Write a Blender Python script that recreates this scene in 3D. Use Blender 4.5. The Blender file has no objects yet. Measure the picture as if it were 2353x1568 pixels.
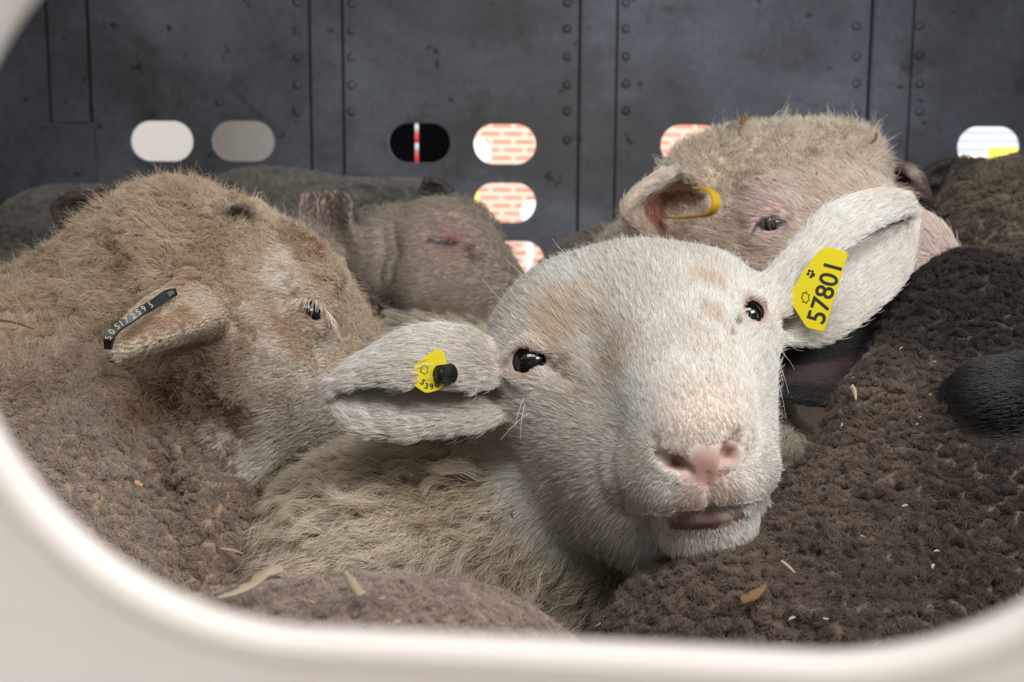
import bpy, bmesh, math
import numpy as np
from mathutils import Vector, Matrix, kdtree

HAIR = 1.0      # density factor of all coats
rng = np.random.default_rng(7)
sc = bpy.context.scene
col = sc.collection

# ------------------------------------------------------------------ camera
W, H = 2353, 1568
LENS = 35.0
F = W * LENS / 36.0
PITCH, ROLL = math.radians(6.8), math.radians(0.35)
CAM = np.array([0.0, 0.0, 0.78])
fw = np.array([0, math.cos(PITCH), -math.sin(PITCH)])
r0 = np.array([1.0, 0, 0]); u0 = np.array([0, math.sin(PITCH), math.cos(PITCH)])
rt = r0 * math.cos(ROLL) + u0 * math.sin(ROLL)
up = u0 * math.cos(ROLL) - r0 * math.sin(ROLL)
cd = bpy.data.cameras.new('camera'); cam = bpy.data.objects.new('camera', cd); col.objects.link(cam)
cam.matrix_world = Matrix(((rt[0], up[0], -fw[0], CAM[0]), (rt[1], up[1], -fw[1], CAM[1]), (rt[2], up[2], -fw[2], CAM[2]), (0, 0, 0, 1)))
cd.lens = LENS; cd.sensor_width = 36.0; cd.clip_start = 0.01; cd.clip_end = 200
cd.dof.use_dof = True; cd.dof.focus_distance = 0.585; cd.dof.aperture_fstop = 11.0
sc.camera = cam

# ------------------------------------------------------------------ world, lights, exposure
sc.view_settings.view_transform = 'Standard'; sc.view_settings.look = 'None'
sc.view_settings.gamma = 1.0; sc.view_settings.use_curve_mapping = False
sc.view_settings.exposure = 0.0
w = bpy.data.worlds.new('sky'); sc.world = w; w.use_nodes = True
bg = w.node_tree.nodes['Background']; bg.inputs[0].default_value = (0.86, 0.93, 1.0, 1); bg.inputs[1].default_value = 3.7
sc.cycles.max_bounces = 7; sc.cycles.diffuse_bounces = 4; sc.cycles.glossy_bounces = 3
sc.cycles.transmission_bounces = 4; sc.cycles.transparent_max_bounces = 6
sc.cycles.use_adaptive_sampling = True; sc.cycles.adaptive_threshold = 0.03
sc.cycles.sample_clamp_indirect = 6.0

def area(name, loc, target, sx, sy, power, colr):
    l = bpy.data.lights.new(name, 'AREA'); l.shape = 'RECTANGLE'; l.size = sx; l.size_y = sy
    l.energy = power; l.color = colr
    o = bpy.data.objects.new(name, l); col.objects.link(o); o.location = loc
    o.rotation_euler = (Vector(target) - Vector(loc)).to_track_quat('-Z', 'Y').to_euler()
    return o
# daylight falling in through the long slot high in the near wall, and an added lamp under the closed roof to lift the far end
area('daylight_slot', (0.12, 0.165, 1.28), (0.05, 0.75, 0.70), 0.7, 0.20, 5.8, (1.0, 0.985, 0.965))
area('daylight_slot_side', (0.55, 0.165, 1.10), (-0.15, 0.70, 0.70), 0.30, 0.16, 3.4, (1.0, 0.985, 0.97))
area('rear_fill_lamp', (0.55, 1.15, 1.56), (0.25, 2.0, 0.7), 1.6, 0.4, 4.0, (0.84, 0.91, 1.0))

# ------------------------------------------------------------------ helpers
def P(px, py, d):
    return CAM + d * (fw + (px - W / 2) / F * rt - (py - H / 2) / F * up)
def ray(px, py):
    return fw + (px - W / 2) / F * rt - (py - H / 2) / F * up
def onY(px, py, Y):
    v = ray(px, py); return CAM + v * (Y / v[1])
def project(p):
    q = np.atleast_2d(p) - CAM
    d = q @ fw
    return W / 2 + (q @ rt) / d * F, H / 2 - (q @ up) / d * F, d
def lin(r, g, b):
    c = np.array([r, g, b], float) / 255.0
    return np.where(c <= 0.04045, c / 12.92, ((c + 0.055) / 1.055) ** 2.4)
def nrm(v):
    return v / np.maximum(np.linalg.norm(v, axis=-1, keepdims=True), 1e-9)

_perm = np.random.default_rng(3).random(4096).astype(np.float32)
def vnoise(p, scale, seed=0):
    q = np.asarray(p, np.float64) / scale + 100.0 + seed * 17.3
    i = np.floor(q).astype(np.int64); f = q - i; f = f * f * (3 - 2 * f)
    out = np.zeros(len(q))
    for dx in (0, 1):
        for dy in (0, 1):
            for dz in (0, 1):
                h = ((i[:, 0] + dx) * 73856093 ^ (i[:, 1] + dy) * 19349663 ^ (i[:, 2] + dz) * 83492791) & 4095
                wt = (f[:, 0] if dx else 1 - f[:, 0]) * (f[:, 1] if dy else 1 - f[:, 1]) * (f[:, 2] if dz else 1 - f[:, 2])
                out += wt * _perm[h]
    return out

def tag(o, label=None, cat=None, group=None, kind=None):
    if label: o['label'] = label
    if cat: o['category'] = cat
    if group: o['group'] = group
    if kind: o['kind'] = kind
    return o

def mesh_obj(name, verts, faces, mat, parent=None, smooth=True, cols=None):
    me = bpy.data.meshes.new(name)
    if isinstance(faces, np.ndarray):
        verts = np.asarray(verts, np.float32); n = len(faces); k = faces.shape[1]
        me.vertices.add(len(verts)); me.vertices.foreach_set('co', verts.ravel())
        me.loops.add(n * k); me.loops.foreach_set('vertex_index', faces.astype(np.int32).ravel())
        me.polygons.add(n); me.polygons.foreach_set('loop_start', np.arange(0, n * k, k, dtype=np.int32))
        me.update(calc_edges=True); me.validate()
    else:
        me.from_pydata([tuple(v) for v in verts], [], faces); me.update()
    if smooth: me.polygons.foreach_set('use_smooth', np.ones(len(me.polygons), bool))
    if cols is not None:
        a = me.attributes.new('col', 'FLOAT_COLOR', 'POINT')
        a.data.foreach_set('color', np.concatenate([cols, np.ones((len(cols), 1))], 1).astype(np.float32).ravel())
    me.materials.append(mat)
    o = bpy.data.objects.new(name, me); col.objects.link(o)
    if parent is not None: o.parent = parent
    return o

def bm_obj(name, bm, mat, parent=None, smooth=False):
    me = bpy.data.meshes.new(name); bmesh.ops.recalc_face_normals(bm, faces=bm.faces); bm.to_mesh(me); bm.free()
    if smooth: me.polygons.foreach_set('use_smooth', np.ones(len(me.polygons), bool))
    me.materials.append(mat)
    o = bpy.data.objects.new(name, me); col.objects.link(o)
    if parent is not None: o.parent = parent
    return o

def box_bm(bm, lo, hi):
    r = bmesh.ops.create_cube(bm, size=1.0)
    lo, hi = np.array(lo), np.array(hi)
    for v in r['verts']:
        v.co = Vector(((lo + hi) / 2 + np.array(v.co) * (hi - lo)).tolist())
    return r['verts']

# ------------------------------------------------------------------ materials
def new_mat(name):
    m = bpy.data.materials.new(name); m.use_nodes = True
    return m, m.node_tree, m.node_tree.nodes['Principled BSDF']
def plain(name, rgb, rough=0.5, metal=0.0, spec=0.5, coat=0.0):
    m, t, b = new_mat(name); c = lin(*rgb)
    b.inputs['Base Color'].default_value = (*c, 1); b.inputs['Roughness'].default_value = rough
    b.inputs['Metallic'].default_value = metal; b.inputs['Specular IOR Level'].default_value = spec
    b.inputs['Coat Weight'].default_value = coat
    return m
def ramp(t, src, stops):
    r = t.nodes.new('ShaderNodeValToRGB'); t.links.new(src, r.inputs[0])
    e = r.color_ramp.elements
    while len(e) < len(stops): e.new(0.5)
    for x, (pos, c) in zip(e, stops):
        x.position = pos; x.color = (*c, 1)
    return r.outputs[0]
def noise(t, scale, detail=6, rough=0.6, vec=None, dist=0.0):
    n = t.nodes.new('ShaderNodeTexNoise'); n.inputs['Scale'].default_value = scale
    n.inputs['Detail'].default_value = detail; n.inputs['Roughness'].default_value = rough
    n.inputs['Distortion'].default_value = dist
    if vec is not None: t.links.new(vec, n.inputs['Vector'])
    return n.outputs['Fac']
def mixc(t, f, a, b, mode='MIX'):
    m = t.nodes.new('ShaderNodeMix'); m.data_type = 'RGBA'; m.blend_type = mode
    for sock, v in ((m.inputs[0], f), (m.inputs[6], a), (m.inputs[7], b)):
        if isinstance(v, (int, float)): sock.default_value = v
        elif isinstance(v, (tuple, list, np.ndarray)): sock.default_value = (*v, 1)
        else: t.links.new(v, sock)
    return m.outputs[2]
def objco(t):
    return t.nodes.new('ShaderNodeTexCoord').outputs['Object']
def bump(t, b, h, strength, dist=0.002):
    n = t.nodes.new('ShaderNodeBump'); n.inputs['Strength'].default_value = strength; n.inputs['Distance'].default_value = dist
    t.links.new(h, n.inputs['Height']); t.links.new(n.outputs[0], b.inputs['Normal'])

def metal_wall_mat():
    m, t, b = new_mat('worn_aluminium')
    v = objco(t)
    base = ramp(t, noise(t, 2.2, 8, 0.62, v), [(0.32, lin(92, 95, 104)), (0.5, lin(118, 123, 136)), (0.72, lin(160, 165, 178))])
    grain = noise(t, 60.0, 3, 0.7, v)
    base = mixc(t, 0.25, base, ramp(t, grain, [(0.3, lin(100, 102, 108)), (0.7, lin(165, 166, 170))]))
    dirt = ramp(t, noise(t, 5.5, 10, 0.68, v, 0.6), [(0.54, (0, 0, 0)), (0.66, (0.8, 0.8, 0.8))])
    base = mixc(t, dirt, base, lin(86, 83, 72))
    broad = ramp(t, noise(t, 1.5, 6, 0.65, v, 0.8), [(0.50, (0, 0, 0)), (0.64, (0.65, 0.65, 0.65))])
    base = mixc(t, broad, base, lin(88, 86, 82))
    spots = ramp(t, noise(t, 22.0, 6, 0.7, v, 0.3), [(0.63, (0, 0, 0)), (0.68, (1, 1, 1))])
    base = mixc(t, spots, base, lin(60, 57, 48))
    t.links.new(base, b.inputs['Base Color'])
    b.inputs['Metallic'].default_value = 0.25; b.inputs['Roughness'].default_value = 0.55
    bump(t, b, noise(t, 9.0, 5, 0.6, v), 0.25, 0.004)
    return m
M_wall = metal_wall_mat()
M_grime = metal_wall_mat(); M_grime.name = 'grimy_aluminium'
M_groove = plain('dark_seam', (28, 27, 26), 0.9)
def white_paint():
    m, t, b = new_mat('white_painted_metal')
    v = objco(t)
    c = ramp(t, noise(t, 14.0, 6, 0.6, v), [(0.3, lin(226, 216, 210)), (0.7, lin(238, 231, 226))])
    t.links.new(c, b.inputs['Base Color']); b.inputs['Roughness'].default_value = 0.32
    return m
M_white = white_paint()
def floor_mat():
    m, t, b = new_mat('dirty_deck'); v = objco(t)
    t.links.new(ramp(t, noise(t, 12, 8, 0.7, v), [(0.3, lin(70, 60, 48)), (0.7, lin(120, 105, 80))]), b.inputs['Base Color'])
    b.inputs['Roughness'].default_value = 0.9
    return m
def brick_mat():
    m, t, b = new_mat('red_brick')
    tc = t.nodes.new('ShaderNodeTexCoord'); mp = t.nodes.new('ShaderNodeMapping')
    mp.inputs['Rotation'].default_value = (math.radians(90), 0, 0)
    t.links.new(tc.outputs['Object'], mp.inputs['Vector'])
    n = t.nodes.new('ShaderNodeTexBrick'); t.links.new(mp.outputs[0], n.inputs['Vector'])
    n.inputs['Color1'].default_value = (*lin(196, 120, 96), 1); n.inputs['Color2'].default_value = (*lin(206, 132, 106), 1)
    n.inputs['Mortar'].default_value = (*lin(214, 182, 162), 1)
    n.inputs['Scale'].default_value = 1.0; n.inputs['Brick Width'].default_value = 0.215; n.inputs['Row Height'].default_value = 0.075
    n.inputs['Mortar Size'].default_value = 0.019; n.inputs['Mortar Smooth'].default_value = 0.1
    t.links.new(n.outputs['Color'], b.inputs['Base Color']); b.inputs['Roughness'].default_value = 0.9
    return m
def attr_mat(name, rough=0.55, spec=0.3, mottling=True):
    m, t, b = new_mat(name)
    a = t.nodes.new('ShaderNodeAttribute'); a.attribute_name = 'col'
    t.links.new(a.outputs['Color'], b.inputs['Base Color']); b.inputs['Roughness'].default_value = rough
    b.inputs['Specular IOR Level'].default_value = spec
    bump(t, b, noise(t, 900.0, 3, 0.6, objco(t)), 0.15, 0.0006)
    return m
M_skin = attr_mat('sheep_skin', 0.6, 0.25)
def hair_mat(name, trans=0.3, gloss=0.06):
    m = bpy.data.materials.new(name); m.use_nodes = True; t = m.node_tree; t.nodes.clear()
    out = t.nodes.new('ShaderNodeOutputMaterial')
    a = t.nodes.new('ShaderNodeAttribute'); a.attribute_name = 'col'
    d = t.nodes.new('ShaderNodeBsdfDiffuse'); tr = t.nodes.new('ShaderNodeBsdfTranslucent')
    t.links.new(a.outputs['Color'], d.inputs[0]); t.links.new(a.outputs['Color'], tr.inputs[0])
    mx = t.nodes.new('ShaderNodeMixShader'); mx.inputs[0].default_value = trans
    t.links.new(d.outputs[0], mx.inputs[1]); t.links.new(tr.outputs[0], mx.inputs[2])
    g = t.nodes.new('ShaderNodeBsdfHair'); g.component = 'Reflection'
    g.inputs['RoughnessU'].default_value = 0.35; g.inputs['RoughnessV'].default_value = 0.6
    m2 = t.nodes.new('ShaderNodeMixShader'); m2.inputs[0].default_value = gloss
    t.links.new(mx.outputs[0], m2.inputs[1]); t.links.new(g.outputs[0], m2.inputs[2])
    t.links.new(m2.outputs[0], out.inputs[0])
    return m
M_fur = hair_mat('short_fur', 0.18, 0.10)
M_wool = hair_mat('wool', 0.15, 0.03)
M_eye = plain('dark_eye', (10, 8, 8), 0.12, 0, 0.4, 0.35)
M_yellow = plain('yellow_plastic', (208, 192, 16), 0.45)
M_black = plain('black_plastic', (22, 24, 26), 0.4)
M_ink = plain('black_ink', (30, 34, 16), 0.6)
M_greytext = plain('grey_print', (165, 168, 145), 0.6)
M_straw = plain('dry_straw', (158, 144, 122), 0.7)
M_strawdark = plain('brown_straw', (110, 82, 52), 0.8)

# ------------------------------------------------------------------ the trailer
def plate_with_holes(name, outer, holes, thick, mat, frame, bevel=0.0):
    """Flat plate in its own x/z plane, with stadium or rectangular openings cut right through it."""
    cu = bpy.data.curves.new(name, 'CURVE'); cu.dimensions = '2D'; cu.fill_mode = 'BOTH'
    cu.extrude = thick / 2; cu.bevel_depth = bevel; cu.bevel_resolution = 2
    def spl(pts):
        s = cu.splines.new('POLY'); s.points.add(len(pts) - 1); s.use_cyclic_u = True
        for q, p in zip(s.points, pts): q.co = (p[0], p[1], 0, 1)
    x0, z0, x1, z1 = outer
    spl([(x0, z0), (x1, z0), (x1, z1), (x0, z1)])
    for h in holes: spl(h)
    tmp = bpy.data.objects.new(name + '_tmp', cu); col.objects.link(tmp)
    dg = bpy.context.evaluated_depsgraph_get(); dg.update()
    me = bpy.data.meshes.new_from_object(tmp.evaluated_get(dg)); me.name = name
    bpy.data.objects.remove(tmp); bpy.data.curves.remove(cu)
    me.materials.clear(); me.materials.append(mat)
    me.transform(Matrix(frame))
    o = bpy.data.objects.new(name, me); col.objects.link(o)
    return o
def stadium(cx, cz, hw, hr, n=20):
    """hw: half distance of the two end centres, hr: end radius"""
    pts = []
    for k in range(n + 1):
        a = -math.pi / 2 + math.pi * k / n; pts.append((cx + hw + hr * math.cos(a), cz + hr * math.sin(a)))
    for k in range(n + 1):
        a = math.pi / 2 + math.pi * k / n; pts.append((cx - hw + hr * math.cos(a), cz + hr * math.sin(a)))
    return pts
YB = 2.30
XL, XR, ZC = -1.75, 1.75, 1.62
frameY = lambda Y: ((1, 0, 0, 0), (0, 0, 1, Y), (0, 1, 0, 0), (0, 0, 0, 1))
def wallpt(px, py):
    p = onY(px, py, YB); return p[0], p[2]
# far wall: pressed oblong holes seen in the photograph, and their unseen neighbours
far_px = [(372, 324), (559, 324), (964, 328), (1160, 331), (1160, 466), (1590, 333), (2272, 337), (1180, 600)]
hw_, hr_ = 0.0255, 0.0465
holes = []
for px, py in far_px:
    x, z = wallpt(px, py); holes.append((x, z))
wb = plate_with_holes('wall_back', (XL, 0.0, XR, ZC), [stadium(x, z, hw_, hr_) for x, z in holes], 0.005, M_wall, frameY(YB + 0.0041), 0.0015)
tag(wb, 'grey riveted aluminium far wall of the trailer with oblong holes', 'wall', kind='structure')
def rim_tube(name, ctrs, rad, tube, mat, parent):
    pass
# raised posts on the wall with dark seams and rivets
def post(n, px0, px1, ytop, ybot, rivets, label):
    zt, zb = wallpt(px0, ytop)[1], wallpt(px1, ybot)[1]; xl, xr = wallpt(px0, 160)[0], wallpt(px1, 160)[0]
    bm = bmesh.new()
    vs = box_bm(bm, (xl, YB - 0.007, zb), (xr, YB - 0.0002, zt))
    bmesh.ops.bevel(bm, geom=[e for e in bm.edges if abs(e.verts[0].co.z - e.verts[1].co.z) > 0.1 and e.verts[0].co.y < YB - 0.005], offset=0.003, segments=2, affect='EDGES')
    o = bm_obj('trim_%d' % n, bm, M_wall); tag(o, label, 'wall trim', kind='structure')
    bm = bmesh.new()
    for xs in (xl - 0.0028, xr + 0.0028):
        box_bm(bm, (xs - 0.0024, YB - 0.0012, zb), (xs + 0.0024, YB - 0.0001, zt))
    bm_obj('seam', bm, M_groove, o)
    for (px, py) in rivets:
        x, z = wallpt(px, py)
        bm = bmesh.new(); bmesh.ops.create_uvsphere(bm, u_segments=14, v_segments=8, radius=0.0105)
        for v in bm.verts:
            v.co = Vector((v.co.x + x, YB + v.co.y * 0.62, v.co.z + z))
        bm_obj('rivet', bm, M_wall, o, True)
post(1, 116, 204, -420, 282, [], 'grey flat post at the left end of the far wall')
post(2, 716, 786, -420, 900, [(683, 5), (683, 70), (683, 132), (683, 195), (683, 256), (808, 8), (808, 70), (808, 132), (808, 195), (808, 256)], 'grey riveted post on the far wall, second from the left')
post(3, 1334, 1414, -420, 900, [(1303, 6), (1303, 66), (1303, 130), (1303, 195), (1303, 256), (1303, 322), (1438, 6), (1438, 66), (1438, 130), (1438, 193), (1438, 255)], 'grey riveted post on the far wall above the white-faced sheep')
post(4, 2000, 2090, -420, 900, [(1968, 60), (1968, 130), (1968, 192), (1968, 256), (2113, 60), (2113, 128), (2113, 193), (2113, 256)], 'grey riveted post on the far wall, furthest to the right')
# protruding box in the lower left corner
xl, zt = wallpt(-500, 287); xr, zb = wallpt(248, 900)
bm = bmesh.new(); box_bm(bm, (max(xl, XL + .01), YB - 0.03, zb), (xr, YB - 0.0002, zt))
bmesh.ops.bevel(bm, geom=list(bm.edges), offset=0.004, segments=2, affect='EDGES')
tag(bm_obj('trim_5', bm, M_grime), 'dark grey boxed panel low on the far wall at left', 'wall trim', kind='structure')

def slab(name, lo, hi, mat, label, cat):
    bm = bmesh.new(); box_bm(bm, lo, hi); o = bm_obj(name, bm, mat); tag(o, label, cat, kind='structure'); return o
M_floor = floor_mat()
slab('floor', (XL, 0.1, -0.04), (XR, YB, 0.0), M_floor, 'dirty trailer deck under the sheep', 'floor')
slab('ceiling', (XL, 0.20, ZC), (XR, YB - 0.003, ZC + 0.02), M_wall, 'grey metal roof of the trailer', 'ceiling')
slab('wall_left', (XL - 0.02, 0.15, 0), (XL, YB, ZC), M_wall, 'grey metal end wall on the left', 'wall')
slab('wall_right', (XR, 0.15, 0), (XR + 0.02, YB, ZC), M_wall, 'grey metal end wall on the right', 'wall')
# near wall: the oblong hole the picture is taken through
CL, CR = P(721, 605, 0.1225), P(1888, 627, 0.1175)
ex = nrm(CR - CL); ez = nrm(np.array([0, 0, 1.0]) - ex * ex[2]); ey = np.cross(ez, ex)
ctr = (CL + CR) / 2; HWn = np.linalg.norm(CR - CL) / 2; HRn = 863 * 0.1225 / F
LIP = 0.0026
fr = [[ex[i], ez[i], ey[i], ctr[i]] for i in range(3)] + [[0, 0, 0, 1]]
near_holes = [stadium(0, 0, HWn, HRn + LIP, 40)]
for dx in (-0.9, -0.62, 0.62, 0.9):
    near_holes.append(stadium(dx, 0, HWn, HRn))
near_holes.append([(-0.95, 0.22), (0.75, 0.22), (0.75, 0.66), (-0.95, 0.66)])
wf = plate_with_holes('wall_front', (-1.65, -0.82, 1.65, 0.84), near_holes, 0.003, M_white, fr, 0.0)
tag(wf, 'white painted near side of the trailer with the oblong hole', 'wall', kind='structure')
path = stadium(0, 0, HWn, HRn + LIP, 48)
vs, fs = [], []
n = len(path); m = 18
path = np.array(path)
cen = np.clip(path[:, 0], -HWn, HWn)
out = nrm(np.stack([path[:, 0] - cen, path[:, 1]], 1))
for i in range(n):
    for j in range(m):
        a = 2 * math.pi * j / m
        q = path[i] + out[i] * LIP * math.cos(a)
        y = -0.0016 + LIP * 1.25 * math.sin(a)
        vs.append(ctr + ex * q[0] + ez * q[1] + ey * y)
for i in range(n):
    for j in range(m):
        a, b = i, (i + 1) % n; c, d = j, (j + 1) % m
        fs.append([a * m + c, b * m + c, b * m + d, a * m + d])
rim = mesh_obj('hole_rim', vs, fs, plain('rim_white_gloss', (222, 214, 208), 0.22), wf)

# ------------------------------------------------------------------ outside, seen through the far holes
M_brick = brick_mat()
YO = 9.6
def outbox(name, px0, px1, py0, py1, Y, depth, mat, label, cat, kind=None):
    a = onY(px0, py0, Y); b = onY(px1, py1, Y)
    bm = bmesh.new(); box_bm(bm, (min(a[0], b[0]), Y, min(a[2], b[2])), (max(a[0], b[0]), Y + depth, max(a[2], b[2])))
    o = bm_obj(name, bm, mat); tag(o, label, cat, kind=kind); return o
slab('ground', (-30, -6, -1.25), (30, 30, -1.15), plain('pale_concrete', (160, 156, 150), 0.9), 'grey asphalt yard outside the trailer', 'ground')
slab('sky_blocker', (-6, -5, 2.3), (6, 0.1, 2.4), plain('sky_blocker_white', (236, 234, 230), 0.8), 'added unseen slab blocking the sky above the near side', 'roof')  # added out of view to keep skylight off the near wall
slab('rear_blocker', (-6, -3.2, -1.15), (6, -3.0, 2.3), plain('rear_blocker_pale', (248, 240, 232), 0.9), 'added unseen wall behind the viewer, dimming the near side', 'wall')  # added out of view, controls how much daylight reaches the near wall
bw = outbox('brick_building', 1052, 2060, -900, 971, YO, 0.3, M_brick, 'red brick building outside, seen through the middle holes', 'building')
outbox('grey_panel', -600, 478, -300, 1471, 4.6, 0.05, plain('pale_grey_panel', (164, 153, 143), 0.7), 'pale grey panel filling the leftmost far hole', 'panel')
outbox('dim_panel', 440, 700, -300, 1412, 4.9, 0.05, plain('dim_grey_panel', (106, 97, 89), 0.7), 'dim grey panel filling the second far hole', 'panel')
outbox('doorway_shade_panel', 760, 1052, -500, 953, YO + 0.4, 0.2, plain('painted_doorway_shade', (6, 6, 7), 0.9, 0, 0.0), 'near-black panel painted as the shaded doorway behind the striped pole', 'doorway')  # solid near-black box stands in for the shade inside a doorway
sh_m, t_, b_ = new_mat('white_shutter')
wv = t_.nodes.new('ShaderNodeTexWave'); wv.bands_direction = 'Z'; wv.inputs['Scale'].default_value = 4.0
t_.links.new(objco(t_), wv.inputs[0])
t_.links.new(ramp(t_, wv.outputs['Fac'], [(0.2, lin(158, 160, 164)), (0.8, lin(190, 191, 194))]), b_.inputs['Base Color'])
outbox('roller_shutter', 2140, 2700, -500, 357, YO, 0.1, sh_m, 'white roller shutter seen through the rightmost far hole', 'shutter')
outbox('yellow_skip', 2290, 2700, 338, 1142, 7.0, 0.12, plain('yellow_paint', (238, 205, 70), 0.5), 'bright yellow skip below the white shutter', 'skip')
outbox('brick_plinth', 2140, 2700, 358, 971, YO + 0.02, 0.1, M_brick, 'low red brick plinth under the white shutter', 'wall')
# striped pole in front of the doorway
pt = onY(957, 200, 6.0)
pole = bpy.data.objects.new('striped_pole', None); col.objects.link(pole); pole.location = (pt[0], 6.0, -1.15)
tag(pole, 'thin red and white striped pole in the dark far hole', 'pole')
M_red = plain('red_paint', (200, 40, 45), 0.5); M_pw = plain('pole_white', (205, 205, 205), 0.5)
ybands = [(-200, 302, 'r'), (285 + 0, 302, 'w'), (302, 330, 'r'), (330, 346, 'w'), (346, 374, 'r'), (374, 392, 'w'), (392, 420, 'r')]
zs_ = [2.6] + [onY(957, y, 6.0)[2] for y in (286, 304, 330, 347, 376, 394, 422)] + [-1.15]
for k in range(len(zs_) - 1):
    bm = bmesh.new()
    bmesh.ops.create_cone(bm, cap_ends=True, segments=16, radius1=0.008, radius2=0.008, depth=zs_[k] - zs_[k + 1], matrix=Matrix.Translation((0, 0, (zs_[k] + zs_[k + 1]) / 2 + 1.15)))
    o = bm_obj('band', bm, M_red if k % 2 == 0 else M_pw, pole, True)
    o['label'] = 'red band' if k % 2 == 0 else 'white band'
# two round white signs on posts in the yard
for (px, py, pc, lab) in ((1099, 349, (236, 200, 60), 'round white sign on a yellow post outside the upper middle hole'), (1224, 489, (200, 200, 200), 'round white sign on a grey post outside the lower middle hole')):
    Ys = 5.2; c = onY(px, py, Ys); rr = 28 * Ys / F
    root = bpy.data.objects.new('round_sign', None); col.objects.link(root); root.location = (c[0], Ys, -1.15)
    tag(root, lab, 'sign')
    bm = bmesh.new()
    bmesh.ops.create_cone(bm, cap_ends=True, segments=48, radius1=rr, radius2=rr, depth=0.012, matrix=Matrix.Translation((0, 0, c[2] + 1.15)) @ Matrix.Rotation(math.pi / 2, 4, 'X'))
    bm_obj('disc', bm, plain('sign_white', (244, 244, 244), 0.5), root)
    bm = bmesh.new(); ht = c[2] + 1.15
    bmesh.ops.create_cone(bm, cap_ends=True, segments=20, radius1=0.016, radius2=0.016, depth=ht, matrix=Matrix.Translation((-0.014, 0.024, ht / 2)))
    bm_obj('post', bm, plain('post_paint', pc, 0.5), root, True)

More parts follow.
